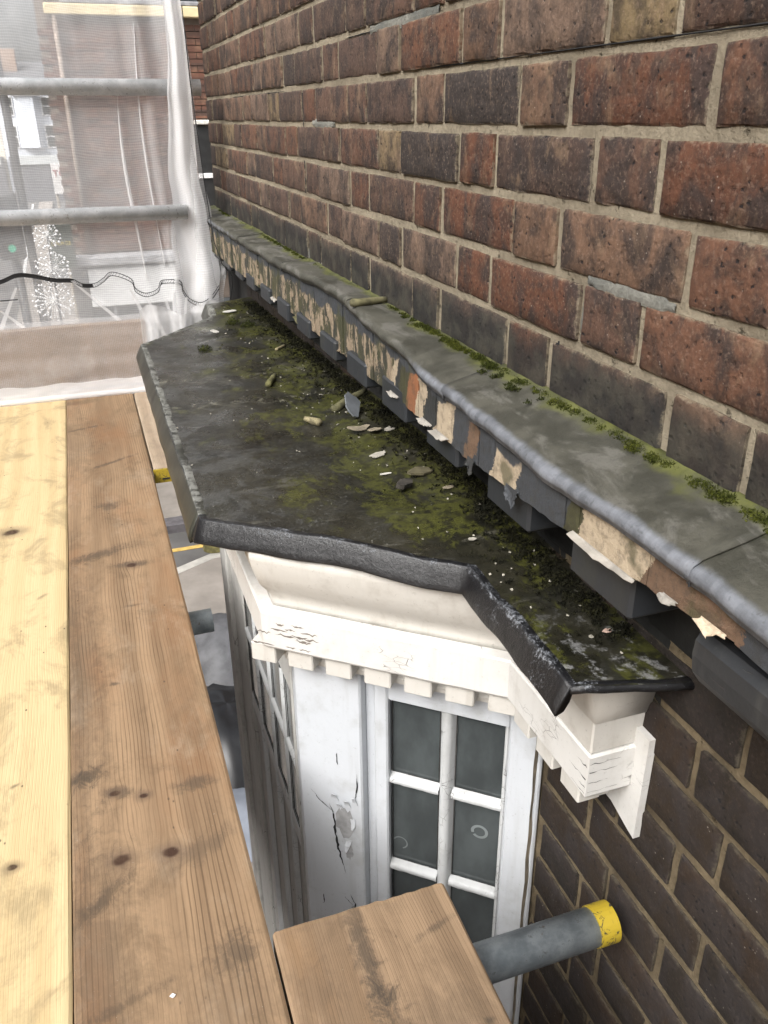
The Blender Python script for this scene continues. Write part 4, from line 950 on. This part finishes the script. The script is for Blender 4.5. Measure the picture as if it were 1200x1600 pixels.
def crack(pts, w, seed):
    b = MB(); vs = []; r = random.Random(seed); dense = []
    for p, q in zip(pts, pts[1:]):
        for t in range(6): dense.append((p[0]+(q[0]-p[0])*t/6+r.uniform(-.0012, .0012), p[1]+(q[1]-p[1])*t/6))
    m = len(dense)
    for i, (s, z) in enumerate(dense):
        ww = w*math.sin(math.pi*(i+.6)/(m+.2))*r.uniform(.4, 1.3); vs += [F_(Vector((s-ww, .0150, z))), F_(Vector((s+ww, .0150, z)))]
    b.add(vs, [(2*i, 2*i+1, 2*i+3, 2*i+2) for i in range(m-1)]); bp('paint_crack', b, DARKGAP, False, pil)
crack([(.352, -1.07), (.345, -1.095), (.343, -1.14), (.338, -1.175), (.333, -1.2), (.325, -1.235)], .0022, 1)
crack([(.385, -1.05), (.37, -1.07), (.35, -1.085), (.34, -1.09)], .0016, 2)
crack([(.335, -.955), (.334, -.985)], .0011, 3); crack([(.3, -.99), (.3, -1.03), (.305, -1.05)], .0012, 4)
crack([(.318, -1.28), (.31, -1.3), (.308, -1.33)], .0014, 5); crack([(.372, -1.3), (.374, -1.33)], .0012, 6); crack([(.33, -1.29), (.312, -1.31)], .0009, 8)
for (s, z, w, h, cu, sd) in ((.342, -1.06, .016, .018, .006, 1), (.333, -1.075, .012, .016, .008, 2), (.318, -1.07, .012, .022, .008, 3), (.305, -1.06, .012, .02, .006, 4), (.318, -1.145, .014, .012, .005, 5), (.322, -1.16, .01, .012, .005, 6), (.309, -1.095, .01, .02, .005, 7)):
    b = MB(); r = random.Random(sd); n = 5
    b.grid(5, 5, lambda u, v: F_(Vector((s+w*(u-.5)*(1-.55*v)+.002*r.uniform(-1, 1)*v, .0148+cu*v*v, z+h*v*(1 if sd < 5 else -1)))))
    o = bp('paint_flake', b, FRAME, False, pil); md = o.modifiers.new('thickness', 'SOLIDIFY'); md.thickness = .0006
# cornice corner: split and curling paint
a2, d2, n2, _ = along(W[2], W[3]); FC = fr(a2, d2, n2)
fasc_corner = []
for k in range(15):
    s = .30+.11*random.Random(k).random(); z = -.69-.045*random.Random(k+50).random(); w = .014+.026*random.Random(k+9).random()
    b = MB(); r = random.Random(k)
    vs = []
    for i in range(8):
        t = i/7; h = .0014*math.sin(math.pi*t)*r.uniform(.4, 1.5); zz = z+.004*nz(t*5, k)
        vs += [FC(Vector((s+w*t, .0561, zz-h))), FC(Vector((s+w*t, .0561, zz+h)))]
    b.add(vs, [(2*i, 2*i+1, 2*i+3, 2*i+2) for i in range(7)]); bp('paint_crack', b, mat_plain('dry_timber', (.16, .14, .12), .9) if k == 0 else bpy.data.materials['dry_timber'])
fr_near = lambda y, x, z: Vector((x, y, z))
for (y0, y1, z, sd) in ((.637, .66, -.694, 1), (.637, .675, -.712, 2), (.637, .655, -.724, 3), (.637, .668, -.733, 4)):
    vs = []; r = random.Random(sd)
    for i in range(8):
        t = i/7; h = .0007*(1-t)*r.uniform(.3, 1.6); vs += [Vector((.4718, y0+(y1-y0)*t, z-h+.003*nz(t*4, sd))), Vector((.4718, y0+(y1-y0)*t, z+h+.003*nz(t*4, sd)))]
    bp('paint_crack', MB().add(vs, [(2*i, 2*i+1, 2*i+3, 2*i+2) for i in range(7)]), DARKGAP)
for (x0, x1, z, sd) in ((.474, .515, -.688, 1), (.474, .512, -.70, 2), (.474, .5, -.716, 3), (.474, .515, -.73, 4)):
    vs = []; r = random.Random(sd)
    for i in range(8):
        t = i/7; h = .0004*(1-.7*t)*r.uniform(.2, 1.6); vs += [Vector((x0+(x1-x0)*t, .6338, z-h+.003*nz(t*4, sd))), Vector((x0+(x1-x0)*t, .6338, z+h+.003*nz(t*4, sd)))]
    bp('paint_crack', MB().add(vs, [(2*i, 2*i+1, 2*i+3, 2*i+2) for i in range(7)]), DARKGAP)

# front face (seen edge on past the boards), plane x = .235
FX = .235
YF = 1.95
G_ = lambda v: Vector((FX-v.y, 1.145+v.x, v.z))         # s along +Y, o outward (-X)
fw = bp('window_frame', MB().box((0, -.012, ZB), (.012, .004, -.8), .002, G_).box((.49, -.012, ZB), (.64, .002, -.8), .003, G_).box((.0125, -.012, -.90), (.4895, .002, -.8), .002, G_).box((.0, -.07, ZB), (.8, -.06, -.75), 0, G_), FRONTP)
bp('corner_post', MB().box((.6405, -.02, ZB), (.71, .012, -.79), .003, G_).box((.7105, -.02, ZB), (.80, .004, -.79), .004, G_), FRONTP)
fcols = [(.0125, .09), (.105, .215), (.232, .36), (.376, .4895)]
frows = [(-.901, -1.055), (-1.075, -1.235)]
for ci, (a_, c_) in enumerate(fcols):
    for (za, zb) in frows: bp('pane', MB().add([G_(Vector((a_, -.003, zb))), G_(Vector((c_, -.003, zb))), G_(Vector((c_, -.003, za))), G_(Vector((a_, -.003, za)))], [(0, 1, 2, 3)]), GLASSF, False, fw)
    bar('glazing_bar', a_-.002, c_+.002, -.006, .003, -1.0755, -1.0545, 200+ci, BAR, G_, fw)
    bp('panel', MB().box((a_+.005, -.03, ZB), (c_-.005, -.006, -1.275), .002, G_), FRONTP, False, fw)
    b = MB(); b.grid(14, 3, lambda u, v: G_(Vector((a_+(c_-a_)*u, -.0025+.0016*v, -1.235+(.001+.003*abs(nz(u*9, ci*3.)))*v)))); b.grid(14, 3, lambda u, v: G_(Vector((c_-(.0006+.0018*abs(nz(u*9, ci*5.)))*v, -.0025+.0016*v, -1.235+.33*u)))); bp('putty', b, PUTTY, False, fw)
for ci, (a_, c_) in enumerate(zip(fcols, fcols[1:])): bar('glazing_bar', a_[1]-.001, c_[0]+.001, -.006, .004, ZB, -.9, 220+ci, BAR, G_, fw, 1)
bp('rail', MB().box((.0125, -.02, -1.275), (.4895, .001, -1.236), .003, G_), BAR, False, fw)
# far canted side, same build reduced
a3, d3, n3, L3 = along((.235, 1.95), (.53, 2.22)); H_ = fr(a3, d3, n3)
bp('side_panel', MB().box((0, -.03, ZB), (L3, .0, -.79), .003, H_), FRONTP)
bp('apron', MB().prism([(.24, 1.12), (.24, 1.94), (.53, 2.2), (.56, 2.2), (.56, .85)], lambda q: (q[0], q[1], -3.), lambda q: (q[0], q[1], ZB)), FRONTP)

# ------------------------------------------------------------------ scaffold
LK = .0078
def board(label, x0, y0, y1, mat, w=.2185, th=.038, z=-.87, jit=.0006, group='scaffold boards', band=None, taper=.0):
    b = MB(); n = max(12, int((y1-y0)/.05)); prof = [(0, -th+.003), (.003, -th), (w-.003, -th), (w, -th+.003), (w, -.003), (w-.0035, -.0002)]+[(w*(1-k/22), .0004) for k in range(1, 22)]+[(.0035, -.0002), (0, -.003)]
    m_ = len(prof); vs = []
    for j in range(n+1):
        y = y0+(y1-y0)*j/n; yy = y
        for i, (x, zz) in enumerate(prof):
            e = .0012*nz(y, x*20, x0*10, 6)
            ye = ((.0022*nz(x*160, y0, 3, 1.)+.0012*nz(x*400, y0, 9, 1.)) if j in (0, n) else 0)
            vs.append((x+(e if i in (0, 4, 3, 5, m_-1, m_-2) else 0), y+ye, zz+.0008*nz(y, x*4, 2, 3)))
    b.add(vs, [(j*m_+i, j*m_+(i+1) % m_, (j+1)*m_+(i+1) % m_, (j+1)*m_+i) for j in range(n) for i in range(m_)]+[tuple(range(m_)), tuple(reversed(range(n*m_, (n+1)*m_)))])
    t = thing('scaffold_board', label, 'scaffold board', (x0, 0, z), group); t.rotation_euler = (0, 0, -math.atan(LK))
    o = b.build('plank', mat, t)
    return t
def loc(kx, ky, x0): return (kx-LK*ky-x0, ky)
x1 = -.132-.2185-.0015; x2 = -.132; x3 = -.132+.2185+.0035
W1 = mat_wood('pale_new_timber', (.56, .44, .25), (.42, .295, .145), knots=[(*loc(-.242, 1.93, x1), .014), (*loc(-.197, .895, x1), .005)], stains=[(*loc(-.17, 1.6, x1), .012, .008, .5, .6), (*loc(-.2, 1.05, x1), .01, .005, .6, .4)], ringamt=.22, freq=46, seed=3.1, speck=.85)
W2 = mat_wood('weathered_timber', (.305, .205, .122), (.085, .052, .03),
    knots=[(*loc(-.002, .85, x2), .0085), (*loc(-.064, .859, x2), .009), (*loc(-.027, .966, x2), .005), (*loc(-.065, .984, x2), .006), (*loc(.01, 1.67, x2), .009)],
    stains=[(*loc(-.107, 1.03, x2), .035, .022, .8, .2), (*loc(-.06, .985, x2), .03, .014, .6, -.3), (*loc(.045, .968, x2), .035, .016, .6, .1), (*loc(-.09, .80, x2), .05, .018, .65, .7), (*loc(.03, .84, x2), .06, .025, .4, .5), (*loc(-.06, 1.74, x2), .085, .028, .65, .35), (*loc(.01, 1.675, x2), .05, .014, .7, -.1), (*loc(-.02, 2.0, x2), .035, .03, .6, 0), (*loc(.0, 2.3, x2), .07, .012, .6, .6), (*loc(-.07, 2.62, x2), .08, .012, .55, .3), (*loc(-.08, 2.9, x2), .08, .03, .4, .2), (*loc(-.07, .655, x2), .07, .008, .5, .25), (*loc(.05, .68, x2), .03, .03, .5, .2), (*loc(-.1, .72, x2), .06, .22, .4, 0), (*loc(-.1, 1.3, x2), .05, .4, .38, 0), (*loc(.04, .62, x2), .06, .1, .3, 0), (*loc(-.09, 2.5, x2), .08, .3, .3, 0), (*loc(0, 1.5, x2), .02, .006, .5, 0), (*loc(-.05, 1.25, x2), .012, .006, .6, 0)],
    ringamt=.72, freq=32, seed=7.7, speck=.8, grey=(.36, .285, .205), tint=(.22, .115, .057))
W3 = mat_wood('sawn_brown_timber', (.27, .185, .115), (.09, .058, .034), knots=[], stains=[(.095, .63, .016, .12, .75, -.1), (.1, .5, .022, .1, .8, -.1), (.197, .505, .008, .006, .9, 0), (.185, .63, .03, .006, .55, .3), (.16, .52, .06, .05, .3, 0), (.03, .6, .03, .05, .3, 0)], ringamt=.45, freq=52, seed=1.3, speck=.7, grey=(.3, .225, .155), tint=(.22, .13, .065))
W4 = mat_wood('dusty_timber', (.4, .32, .235), (.23, .16, .105), stains=[(.08, 2.6, .04, .01, .5, .3)], ringamt=.4, freq=40, seed=4.4, speck=.6, grey=(.42, .35, .28))
board('pale new scaffold board at the left edge, lightest of the walkway', x1, -.6, 3.02, W1)
board('weathered brown knotty scaffold board running beside the bay roof', x2, -.6, 3.045, W2)
tb = board('short sawn brown board end at the bottom beside the steel tube', x3, -.6, .686, W3)
tf = board('dusty far board with a yellow banded end under the roof edge', x3, 2.205, 3.04, W4)
b = MB().box((-.001, 2.2, -.0395), (.2195, 2.2045, .0005), .001)
bd = b.build('end_band', YEL, tf)
for kx in (.02, .09, .16): MB().box((kx, 2.1982, -.03), (kx+.02, 2.1998, -.0255)).build('slot', DARKGAP, tf)
board('unseen scaffold board left of the pale new one, added to block light', x1-.222, -.6, 3.03, W2)  # both outer boards lie out of view, added to block light beneath
board('unseen outer scaffold board second left of the pale new one, added to block light', x1-.444, -.6, 3.0, W4)
tubes = 'galvanised scaffold tubes'
def tube(label, a, c, mat=TUBE, band=None, r=.02415, group=tubes):
    t = thing('scaffold_tube', label, 'scaffold tube', c, group)
    o = MB().tube(a, c, r, 28, None, .004).build('pipe', mat, t, False); o.location = -Vector(c)
    for q in o.data.polygons: q.use_smooth = len(q.vertices) == 4
    if band:
        d = (Vector(c)-Vector(a)).normalized(); b = MB().tube(Vector(c)-d*band, Vector(c)+d*.0015, r+.0016, 28, None, .006); o = b.build('end_cap', YEL, t, False); o.location = -Vector(c)
    return t
tube('steel tube with a scuffed yellow end beside the dark brick wall', (-1.5, .622, -.934), (.512, .607, -.934), TUBE, .026)
tube('short stub of steel tube poking out under the knotty board beside the bay', (-1.5, 1.5, -.934), (.148, 1.495, -.934))
tube('steel tube under the far banded board', (-1.5, 2.5, -.934), (.155, 2.5, -.934))
tube('upper steel guard rail behind the netting', (-2.2, 3.06, .098), (.456, 3.06, .083), TUBEL)
tube('lower steel guard rail behind the netting ending short of the wall', (-2.2, 3.06, -.275), (.373, 3.06, -.293), TUBEL)
TOEM = mat_wood('toe_board_timber', (.25, .18, .13), (.17, .12, .085), ringamt=.4, freq=30, seed=9., grey=(.2, .165, .135))
t = thing('toe_board', 'brown toe board standing on edge wrapped in white netting', 'toe board', (-.5, 3.06, -.87))
o = MB().box((-1.2, 0, .0), (.69, .035, .225), .004).build('plank', TOEM, t)

# ------------------------------------------------------------------ debris netting
net = thing('debris_netting', 'white translucent debris netting hung across the end of the scaffold', 'netting', (0, 3., -.87))
NO = -Vector(net.location)
def cloth(name, nu, nv, fn, mat, back=False):
    b = MB().grid(nu, nv, fn); me = bpy.data.meshes.new(name); me.from_pydata([tuple(v) for v in b.v], [], b.f)
    ul = me.uv_layers.new(name='UVMap')
    for p in me.polygons:
        for li in p.loop_indices:
            k = me.loops[li].vertex_index; i, j = k % nu, k//nu
            ul.data[li].uv = (i/(nu-1)*1.9, j/(nv-1)*1.9)
    if back:
        for v in me.vertices: v.co = Vector((v.co.x*1.033, v.co.y*1.033, v.co.z*1.033))
    o = link(name, me, mat, net, True); o.location = NO; return o
NETM = mat_net('netting_mesh', .41, .065); NETF = mat_net('netting_folded', .95, .05); NETH = mat_net('netting_hem', .5, .06); NETL = mat_net('netting_fold', .6, .08)
XE = [(-.90, .46), (-.588, .462), (-.5, .476), (-.309, .446), (-.169, .427), (.094, .423), (.2, .418), (.32, .411), (.9, .38)]
def netf(u, v):
    z = -.635+1.55*v; xr = lerp_tab(XE, z); x = -1.2+(xr+1.2)*u
    y = 2.985+.010*nz(x, z*.5, 0, 4)+.004*nz(x, z, 5, 18)
    if x > .2: y += .02*math.sin((x-.2)*60+3*z)*min(1, (x-.2)/.1)
    z += -.01*math.sin(x*9)
    return (x, y, z)
cloth('mesh_sheet', 170, 110, netf, NETM, True)
# dense gathered strip at the right edge: second and third thickness
def stripf(u, v):
    z = -.64+1.56*v; xr = lerp_tab(XE, z); wl = lerp_tab([(-.65, .17), (-.45, .15), (-.2, .10), (.05, .075), (.2, .055), (.32, .05), (.9, .04)], z)
    x = xr-wl*(1-u)-.004; y = 2.968+.010*math.sin(u*9+z*3)+.006*nz(u*4, z*6)+lerp_tab([(-.65, .115), (-.4, .11), (.5, 0), (1, 0)], z)
    return (x, y, z)
cloth('gathered_fold', 26, 70, stripf, NETF)
def fold(x0, pts, w, mat=NETF):
    def fn(u, v):
        z = pts[0]+(pts[1]-pts[0])*v; ww = w*math.sin(math.pi*min(1, max(.02, v)))
        return (x0+.012*math.sin(v*4+x0*9)+ww*(u-.5), 2.972+.008*math.cos(u*6), z)
    cloth('fold', 5, 30, fn, mat, True)
fold(.195, (-.5, .06), .012, NETL); fold(.262, (-.45, .25), .006, NETL)
for (xa, za, xb, zb) in ((.15, -.52, .2, -.66), (.26, -.56, .29, -.72), (.20, -.55, .26, -.74), (.33, -.56, .30, -.72), (-.03, -.48, .1, -.62), (-.26, -.56, -.2, -.62), (-.2, -.49, -.27, -.62)):
    cloth('fold', 3, 16, lambda u, v: (xa+(xb-xa)*v+.008*(u-.5)*(1+v), 2.965+.006*math.sin(v*3), za+(zb-za)*v), NETL, True)
# lower part over the toe board, hem lying on the boards
def wrapf(u, v):
    x = -1.2+1.5*u+.11*v*0; t = v
    if t < .15: y, z = 3.06-.1*0+.03*(1-t/.15), -.628+.004*nz(x, 1, 1, 8)
    elif t < .8: 
        q = (t-.15)/.65; y = 3.048-.022*q-.012*nz(x, q, 2, 5); z = -.632-.215*q
    else:
        q = (t-.8)/.2; y = 3.02-.07*q; z = -.848-.014*q
    return (x-.09*(1 if u > .9 else 0)*0, y, z+.006*nz(x, t, 4, 6))
cloth('toe_board_wrap', 80, 36, wrapf, mat_net('netting_wrap', .27, .09))
def skirtf(u, v):
    x = .17+.27*u; z = -.60-.28*v; return (x, 2.99+.03*math.sin(u*21+v*2)*(.5+v)+.01*nz(x, z, 1, 20), z+.02*math.sin(u*9))
cloth('skirt', 40, 16, skirtf, mat_net('netting_skirt', .42, .08))
def hemf(u, v):
    x = -1.2+1.42*u; a = v
    return (x, 3.03-.085*a+.006*nz(x*9, a*3, 1), -.835-.03*a+.012*math.sin(math.pi*a)+.004*nz(x*14, a*5, 2)+.003*math.sin(x*40+a*6))
cloth('hem', 90, 14, hemf, NETH)
pts = [(-1.2+i*.05, 2.952+.012*nz(i*.45, 2), -.862+.004*nz(i*.4)) for i in range(29)]
o = MB().path(pts, [.010+.004*nz(i*.6, 1) for i in range(29)], 8).build('hem', NETH, net, True); o.location = NO
# black stitched eyelet band, sagging
sp = [(-.6, -.50), (-.45, -.485), (-.33, -.487), (-.247, -.476), (-.196, -.459), (-.15, -.463), (-.083, -.481), (-.03, -.486), (0.0, -.503), (.04, -.505), (.07, -.49), (.1, -.472), (.157, -.497), (.168, -.53), (.2, -.549), (.24, -.538), (.252, -.515), (.268, -.509), (.318, -.515), (.325, -.545), (.345, -.578), (.383, -.594), (.42, -.575), (.45, -.54)]
def spl(p, n=6):
    out = []; q = [p[0]]+p+[p[-1]]
    for i in range(1, len(q)-2):
        for t in range(n):
            s = t/n; out.append(tuple(.5*((2*q[i][k])+(-q[i-1][k]+q[i+1][k])*s+(2*q[i-1][k]-5*q[i][k]+4*q[i+1][k]-q[i+2][k])*s*s+(-q[i-1][k]+3*q[i][k]-3*q[i+1][k]+q[i+2][k])*s**3) for k in (0, 1)))
    out.append(p[-1]); return out
S = [(x*1.02, z*1.02) for x, z in spl(sp)]
BLACKC = mat_plain('black_cord', (.012, .012, .013), .7, .2)
b = MB(); b.path([(x, 3.065, z+.0055) for x, z in S], .0013, 5); b.path([(x, 3.065, z-.0065) for x, z in S], .0013, 5)
for (x, z), (x_, z_) in list(zip(S, S[1:])):
    b.path([(x, 3.065, z-.006), ((x+x_)/2+.003, 3.064, z+.005)], .0007, 4)
    if x < .03 and not (-.03 < x < 0): b.add([(x, 3.066, z-.006), (x_, 3.066, z_-.006), (x_, 3.066, z_+.005), (x, 3.066, z+.005)], [(0, 1, 2, 3)])
o = b.build('stitched_band', BLACKC, net); o.location = NO
o = MB().path([(-.5, 2.94, -.52), (-.26, 2.94, -.524), (-.2, 2.94, -.523)], .002, 5).build('cord', BLACKC, net); o.location = NO
o = MB().path([(.408, 2.955, .3), (.41, 2.95, .1), (.425, 2.95, -.2), (.437, 2.94, -.38), (.455, 2.93, -.45), (.482, 2.92, -.49), (.484, 2.93, -.53), (.474, 2.95, -.58)], .0016, 5).build('cord', BLACKC, net, True); o.location = NO
# bundle of netting tied round a tube end
t = thing('netting_bundle', 'fat white roll of bundled netting tied at the corner by the ledge', 'netting bundle', (.4, 2.93, -.45))
WROLL = mat_plain('white_bundled_net', (.78, .78, .78), .8, .08, 10, .4, 30)
pts = [(.098-.014*i, .2, -.062+.004*i) for i in range(13)]
b = MB().path(pts, [.026, .034]+[.0365+.0015*nz(i*.7, 2) for i in range(11)], 20, .015)
o = b.build('roll', WROLL, t, True)
o = MB().path([(.07+.004*math.sin(a), .2+.0385*math.cos(a), -.055+.0385*math.sin(a)) for a in [i*2*math.pi/20 for i in range(21)]], .0018, 5).build('tie', BLACKC, t)

# ------------------------------------------------------------------ moss, dirt, debris
def clump(centres, mat_name, c1, c2, name, leaf, per, spread, kind='stuff', up=.6, label=None, cat=None):
    r = np.random.default_rng(len(centres)); V = []; Fc = []
    for (x, y, z, s) in centres:
        k = max(4, int(per*s)); P = r.normal(0, 1, (k, 3)); P /= np.linalg.norm(P, axis=1)[:, None]
        P *= (r.random((k, 1))**.45)*spread*s; P[:, 2] = np.abs(P[:, 2])*up
        C = P+np.array((x, y, z)); A = r.normal(0, 1, (k, 3)); B = r.normal(0, 1, (k, 3)); A /= np.linalg.norm(A, axis=1)[:, None]; B /= np.linalg.norm(B, axis=1)[:, None]
        A[:, 2] += .3; L = leaf*(.5+r.random((k, 1)))
        i0 = len(V)*0
        for c, a, b_, l in zip(C, A, B, L):
            n0 = len(V); V += [c-b_*l*.35, c+b_*l*.35, c+a*l]; Fc.append((n0, n0+1, n0+2))
    me = bpy.data.meshes.new(name); me.from_pydata([tuple(v) for v in V], [], Fc)
    if mat_name in bpy.data.materials: mt = bpy.data.materials[mat_name]
    else:
        m = M(mat_name, .9); p = m.pos(); n = m.noise(p, 30, 4, .7); n2 = m.noise(p, 300, 2)
        mt = m.fin(m.mix(m.mr(n2, .3, .7), m.mix(m.mr(n, .4, .65), c1, c2), tuple(x*.5 for x in c1)), .95, spec=.1)
    o = link(name, me, mt); tag(o, label, cat, None, kind); return o
rg = random.Random(31); cs = []
y = .35
while y < 3.3:
    dens = 1.0+.5*nz(y, 0, 3, 3.2)+(.3 if y < 1.3 else -.1)
    if rg.random() < dens:
        s = rg.uniform(.45, 1.2)*(.7 if y > 1.4 else 1.0); zw = -.3165
        cs.append((.5215-.008*s*rg.random(), y, zw-.001, s))
    y += rg.uniform(.006, .014)
clump(cs, 'moss', (.038, .046, .009), (.085, .092, .015), 'moss', .0021, 520, .0105)
cs = [(.515+rg.uniform(-.03, .005), rg.choice((1.62, 1.57, 1.5, 1.46, 1.3, .98, .85, .93))+rg.uniform(-.02, .02), -.318, rg.uniform(.4, .8)) for _ in range(26)]
clump(cs, 'dark_moss', (.03, .036, .01), (.07, .075, .02), 'moss', .0034, 90, .011)
# rotting dirt and moss in the gutter between roof and wall
cs = []
for _ in range(1500):
    y = rg.uniform(.66, 2.85); d = abs(rg.gauss(0, 1))
    x = .538-.034*d*(1+.4*nz(y, 0, 0, 4))
    if x < .40: continue
    cs.append((x, y, roofz(x, y)+.0005, rg.uniform(.25, 1.)*(1.2 if d < 1 else .5)))
clump(cs, 'gutter_dirt', (.011, .011, .007), (.028, .027, .011), 'gutter_dirt', .0042, 26, .011)
cs = []
for _ in range(230):
    y = rg.uniform(1.0, 2.7); x = .45+rg.gauss(0, .05)
    if x > .53 or x < lin(RO, y)+.02: continue
    cs.append((x, y, roofz(x, y), rg.uniform(.1, .3)))
clump(cs, 'moss_crumb', (.04, .042, .015), (.11, .11, .03), 'moss_crumbs', .0035, 18, .008)
# pale paint flecks scattered over the roof
b = MB()
for _ in range(230):
    y = rg.uniform(.62, 2.75); x = (.47+rg.gauss(0, .055)) if rg.random() < .7 else rg.uniform(.12, .5)
    if x > .535 or x < lin(RO, y)+.015: continue
    s = rg.uniform(.0008, .0022)*(2.2 if rg.random() < .07 else 1); a = rg.random()*6; z = roofz(x, y)+.0012
    n = rg.choice((4, 5, 5)); top = [(x+s*math.cos(a+i*2*math.pi/n)*rg.uniform(.6, 1.3), y+s*1.4*math.sin(a+i*2*math.pi/n)*rg.uniform(.6, 1.3), z+rg.uniform(0, .0015)) for i in range(n)]
    b.add(top+[(v[0], v[1], v[2]-.0006) for v in top], [tuple(range(n)), tuple(reversed(range(n, 2*n)))]+[(i, (i+1) % n, n+(i+1) % n, n+i) for i in range(n)])
o = b.build('paint_flecks', mat_plain('pale_fleck', (.3, .28, .23), .8, .3, 60)); tag(o, kind='stuff')
BARK = mat_plain('bleached_twig', (.17, .145, .08), .9, .45, 70, .6, 160); BARKD = mat_plain('dark_bark', (.035, .03, .024), .85, .5, 60, .6, 120)
def twig(label, x, y, L, r, ang, mat, lift=.0, zz=None, name='twig'):
    z = (roofz(x, y) if zz is None else zz)+r*.85; d = Vector((math.cos(ang), math.sin(ang), lift))
    pts = [d*(L*(i/6-.5))+Vector((.002*nz(i*.8, x*9), .002*nz(i*.8, y*9), .001*nz(i*.6, 3))) for i in range(7)]
    o = MB().path(pts, [r*(.75+.25*math.sin(1+i*.4)) for i in range(7)], 8, .12).build(name, mat, None, True); o.location = (x, y, z); tag(o, label, 'twig', 'twigs lying on the bay roof'); return o
twig('short mossy twig lying alone in the middle of the far half of the roof', .376, 1.845, .075, .0075, R(66), mat_plain('mossy_twig', (.085, .08, .03), .9, .4, 60))
twig('pale stubby cut twig on the middle of the roof', .385, 1.517, .042, .0078, R(120), BARK)
twig('long mossy stick under the dentils beside the grey slate chip', .487, 1.60, .11, .0085, R(35), mat_plain('mossy_stick', (.08, .075, .035), .9, .4, 60), .12)
twig('greenish stick lying across the lead ledge against the mossy wall foot', .488, 1.46, .08, .0075, R(20), mat_plain('green_stick', (.11, .1, .05), .9, .4, 60), -.05, -.313)
twig('small thin twig in the gutter dirt at the far end', .468, 2.15, .05, .004, R(50), BARK)
def chip(label, cat, name, x, y, rx, ry, th, tilt, ang, mat, seed, n=12, curl=0., zz=None):
    r = random.Random(seed); b = MB(); out = []
    for i in range(n):
        a = i*2*math.pi/n; k = r.uniform(.75, 1.15); out.append((rx*math.cos(a)*k, ry*math.sin(a)*k))
    b.prism(out, lambda p: (p[0], p[1], curl*(p[0]**2+p[1]**2)), lambda p: (p[0], p[1], th+curl*(p[0]**2+p[1]**2)))
    o = b.build(name, mat); o.rotation_euler = (tilt[0], tilt[1], ang); o.location = (x, y, (roofz(x, y) if zz is None else zz)+.0015+abs(math.sin(tilt[0]))*ry*.8+abs(math.sin(tilt[1]))*rx*.8); tag(o, label, cat); return o
SLATE = mat_plain('grey_slate_chip', (.12, .13, .14), .7, .2, 40); LEAF = mat_plain('dry_leaf', (.2, .17, .12), .85, .3, 50); FLK = mat_plain('paint_chip', (.3, .28, .24), .7, .2, 60); 
chip('rounded grey slate chip propped up on its edge in the gutter dirt', 'slate chip', 'slate_chip', .468, 1.52, .03, .021, .003, (R(38), R(-30)), R(75), SLATE, 1)
chip('pale dry leaf lying flat beside the slate chip', 'leaf', 'dry_leaf', .452, 1.435, .024, .013, .0012, (R(4), R(6)), R(15), LEAF, 2, 12, 6)
chip('pale curled leaf touching the flat dry leaf', 'leaf', 'dry_leaf', .474, 1.405, .017, .012, .0012, (R(-5), R(8)), R(50), LEAF, 3, 12, 12)
chip('whitish chip of paint in the dirt right of the two leaves', 'paint chip', 'paint_chip', .503, 1.40, .014, .008, .001, (R(9), R(3)), R(30), FLK, 4)
chip('silvery flat paint chip on the green roof above the black bark', 'paint chip', 'paint_chip', .44, 1.285, .016, .008, .001, (R(4), R(-6)), R(10), FLK, 5)
chip('small pale chip in the green algae right of the black bark', 'paint chip', 'paint_chip', .492, 1.10, .0105, .005, .001, (R(6), R(4)), R(10), LEAF, 6)
chip('single whitish chip near the bend of the black roof edge', 'paint chip', 'paint_chip', .452, .925, .0075, .004, .001, (R(6), R(4)), R(0), FLK, 7)
chip('pinkish chip near the wall end of the roof', 'paint chip', 'paint_chip', .508, .68, .006, .004, .001, (R(4), R(4)), R(0), mat_plain('pink_chip', (.6, .42, .34), .8), 8)
chip('white chip alone on the far end of the roof beside the netting', 'paint chip', 'paint_chip', .34, 2.43, .014, .011, .002, (R(15), R(14)), R(20), mat_plain('white_chip', (.5, .48, .44), .7, .05), 9)
chip('large whitish chip on the lifted lead by the netting', 'paint chip', 'paint_chip', .43, 2.70, .022, .01, .002, (R(6), R(-4)), R(0), mat_plain('grey_white_chip', (.36, .35, .32), .7, .1), 10)
chip('thin white chip on the roof left of the bark pieces', 'paint chip', 'paint_chip', .425, 1.205, .012, .003, .001, (R(4), R(4)), R(8), mat_plain('white_chip_thin', (.48, .46, .42), .7, .05), 12)
chip('rough black piece of bark on the green part of the roof', 'bark', 'bark', .43, 1.133, .024, .009, .008, (R(14), R(10)), R(35), BARKD, 13, 12, 0)
chip('flat brown piece of bark nearest the dentils', 'bark', 'bark', .474, 1.175, .024, .012, .004, (R(6), R(6)), R(10), mat_plain('brown_bark', (.075, .065, .035), .9, .4, 60), 14)
for i, (x, y, lab) in enumerate(((.282, 2.236, 'round dark moss lump alone on the far grey part of the roof'), (.415, 2.56, 'dark moss lump by the lifted lead at the far end of the roof'), (.45, 2.5, 'moss lump nearest the far dentils'))):
    clump([(x, y, roofz(x, y), 1.5 if i == 0 else 1.8)], 'dark_moss', (.03, .036, .01), (.07, .075, .02), 'moss_lump', .004, 260, .014, None, .7, lab, 'moss')
chip('white speck of paint on the knotty board near the bottom edge', 'paint chip', 'paint_chip', -.024, .646, .0028, .0022, .0015, (R(4), R(4)), R(0), mat_plain('white_speck', (.8, .8, .78), .7, .02), 15, 8, 0, -.8705)
scene.cycles.transparent_max_bounces = 16
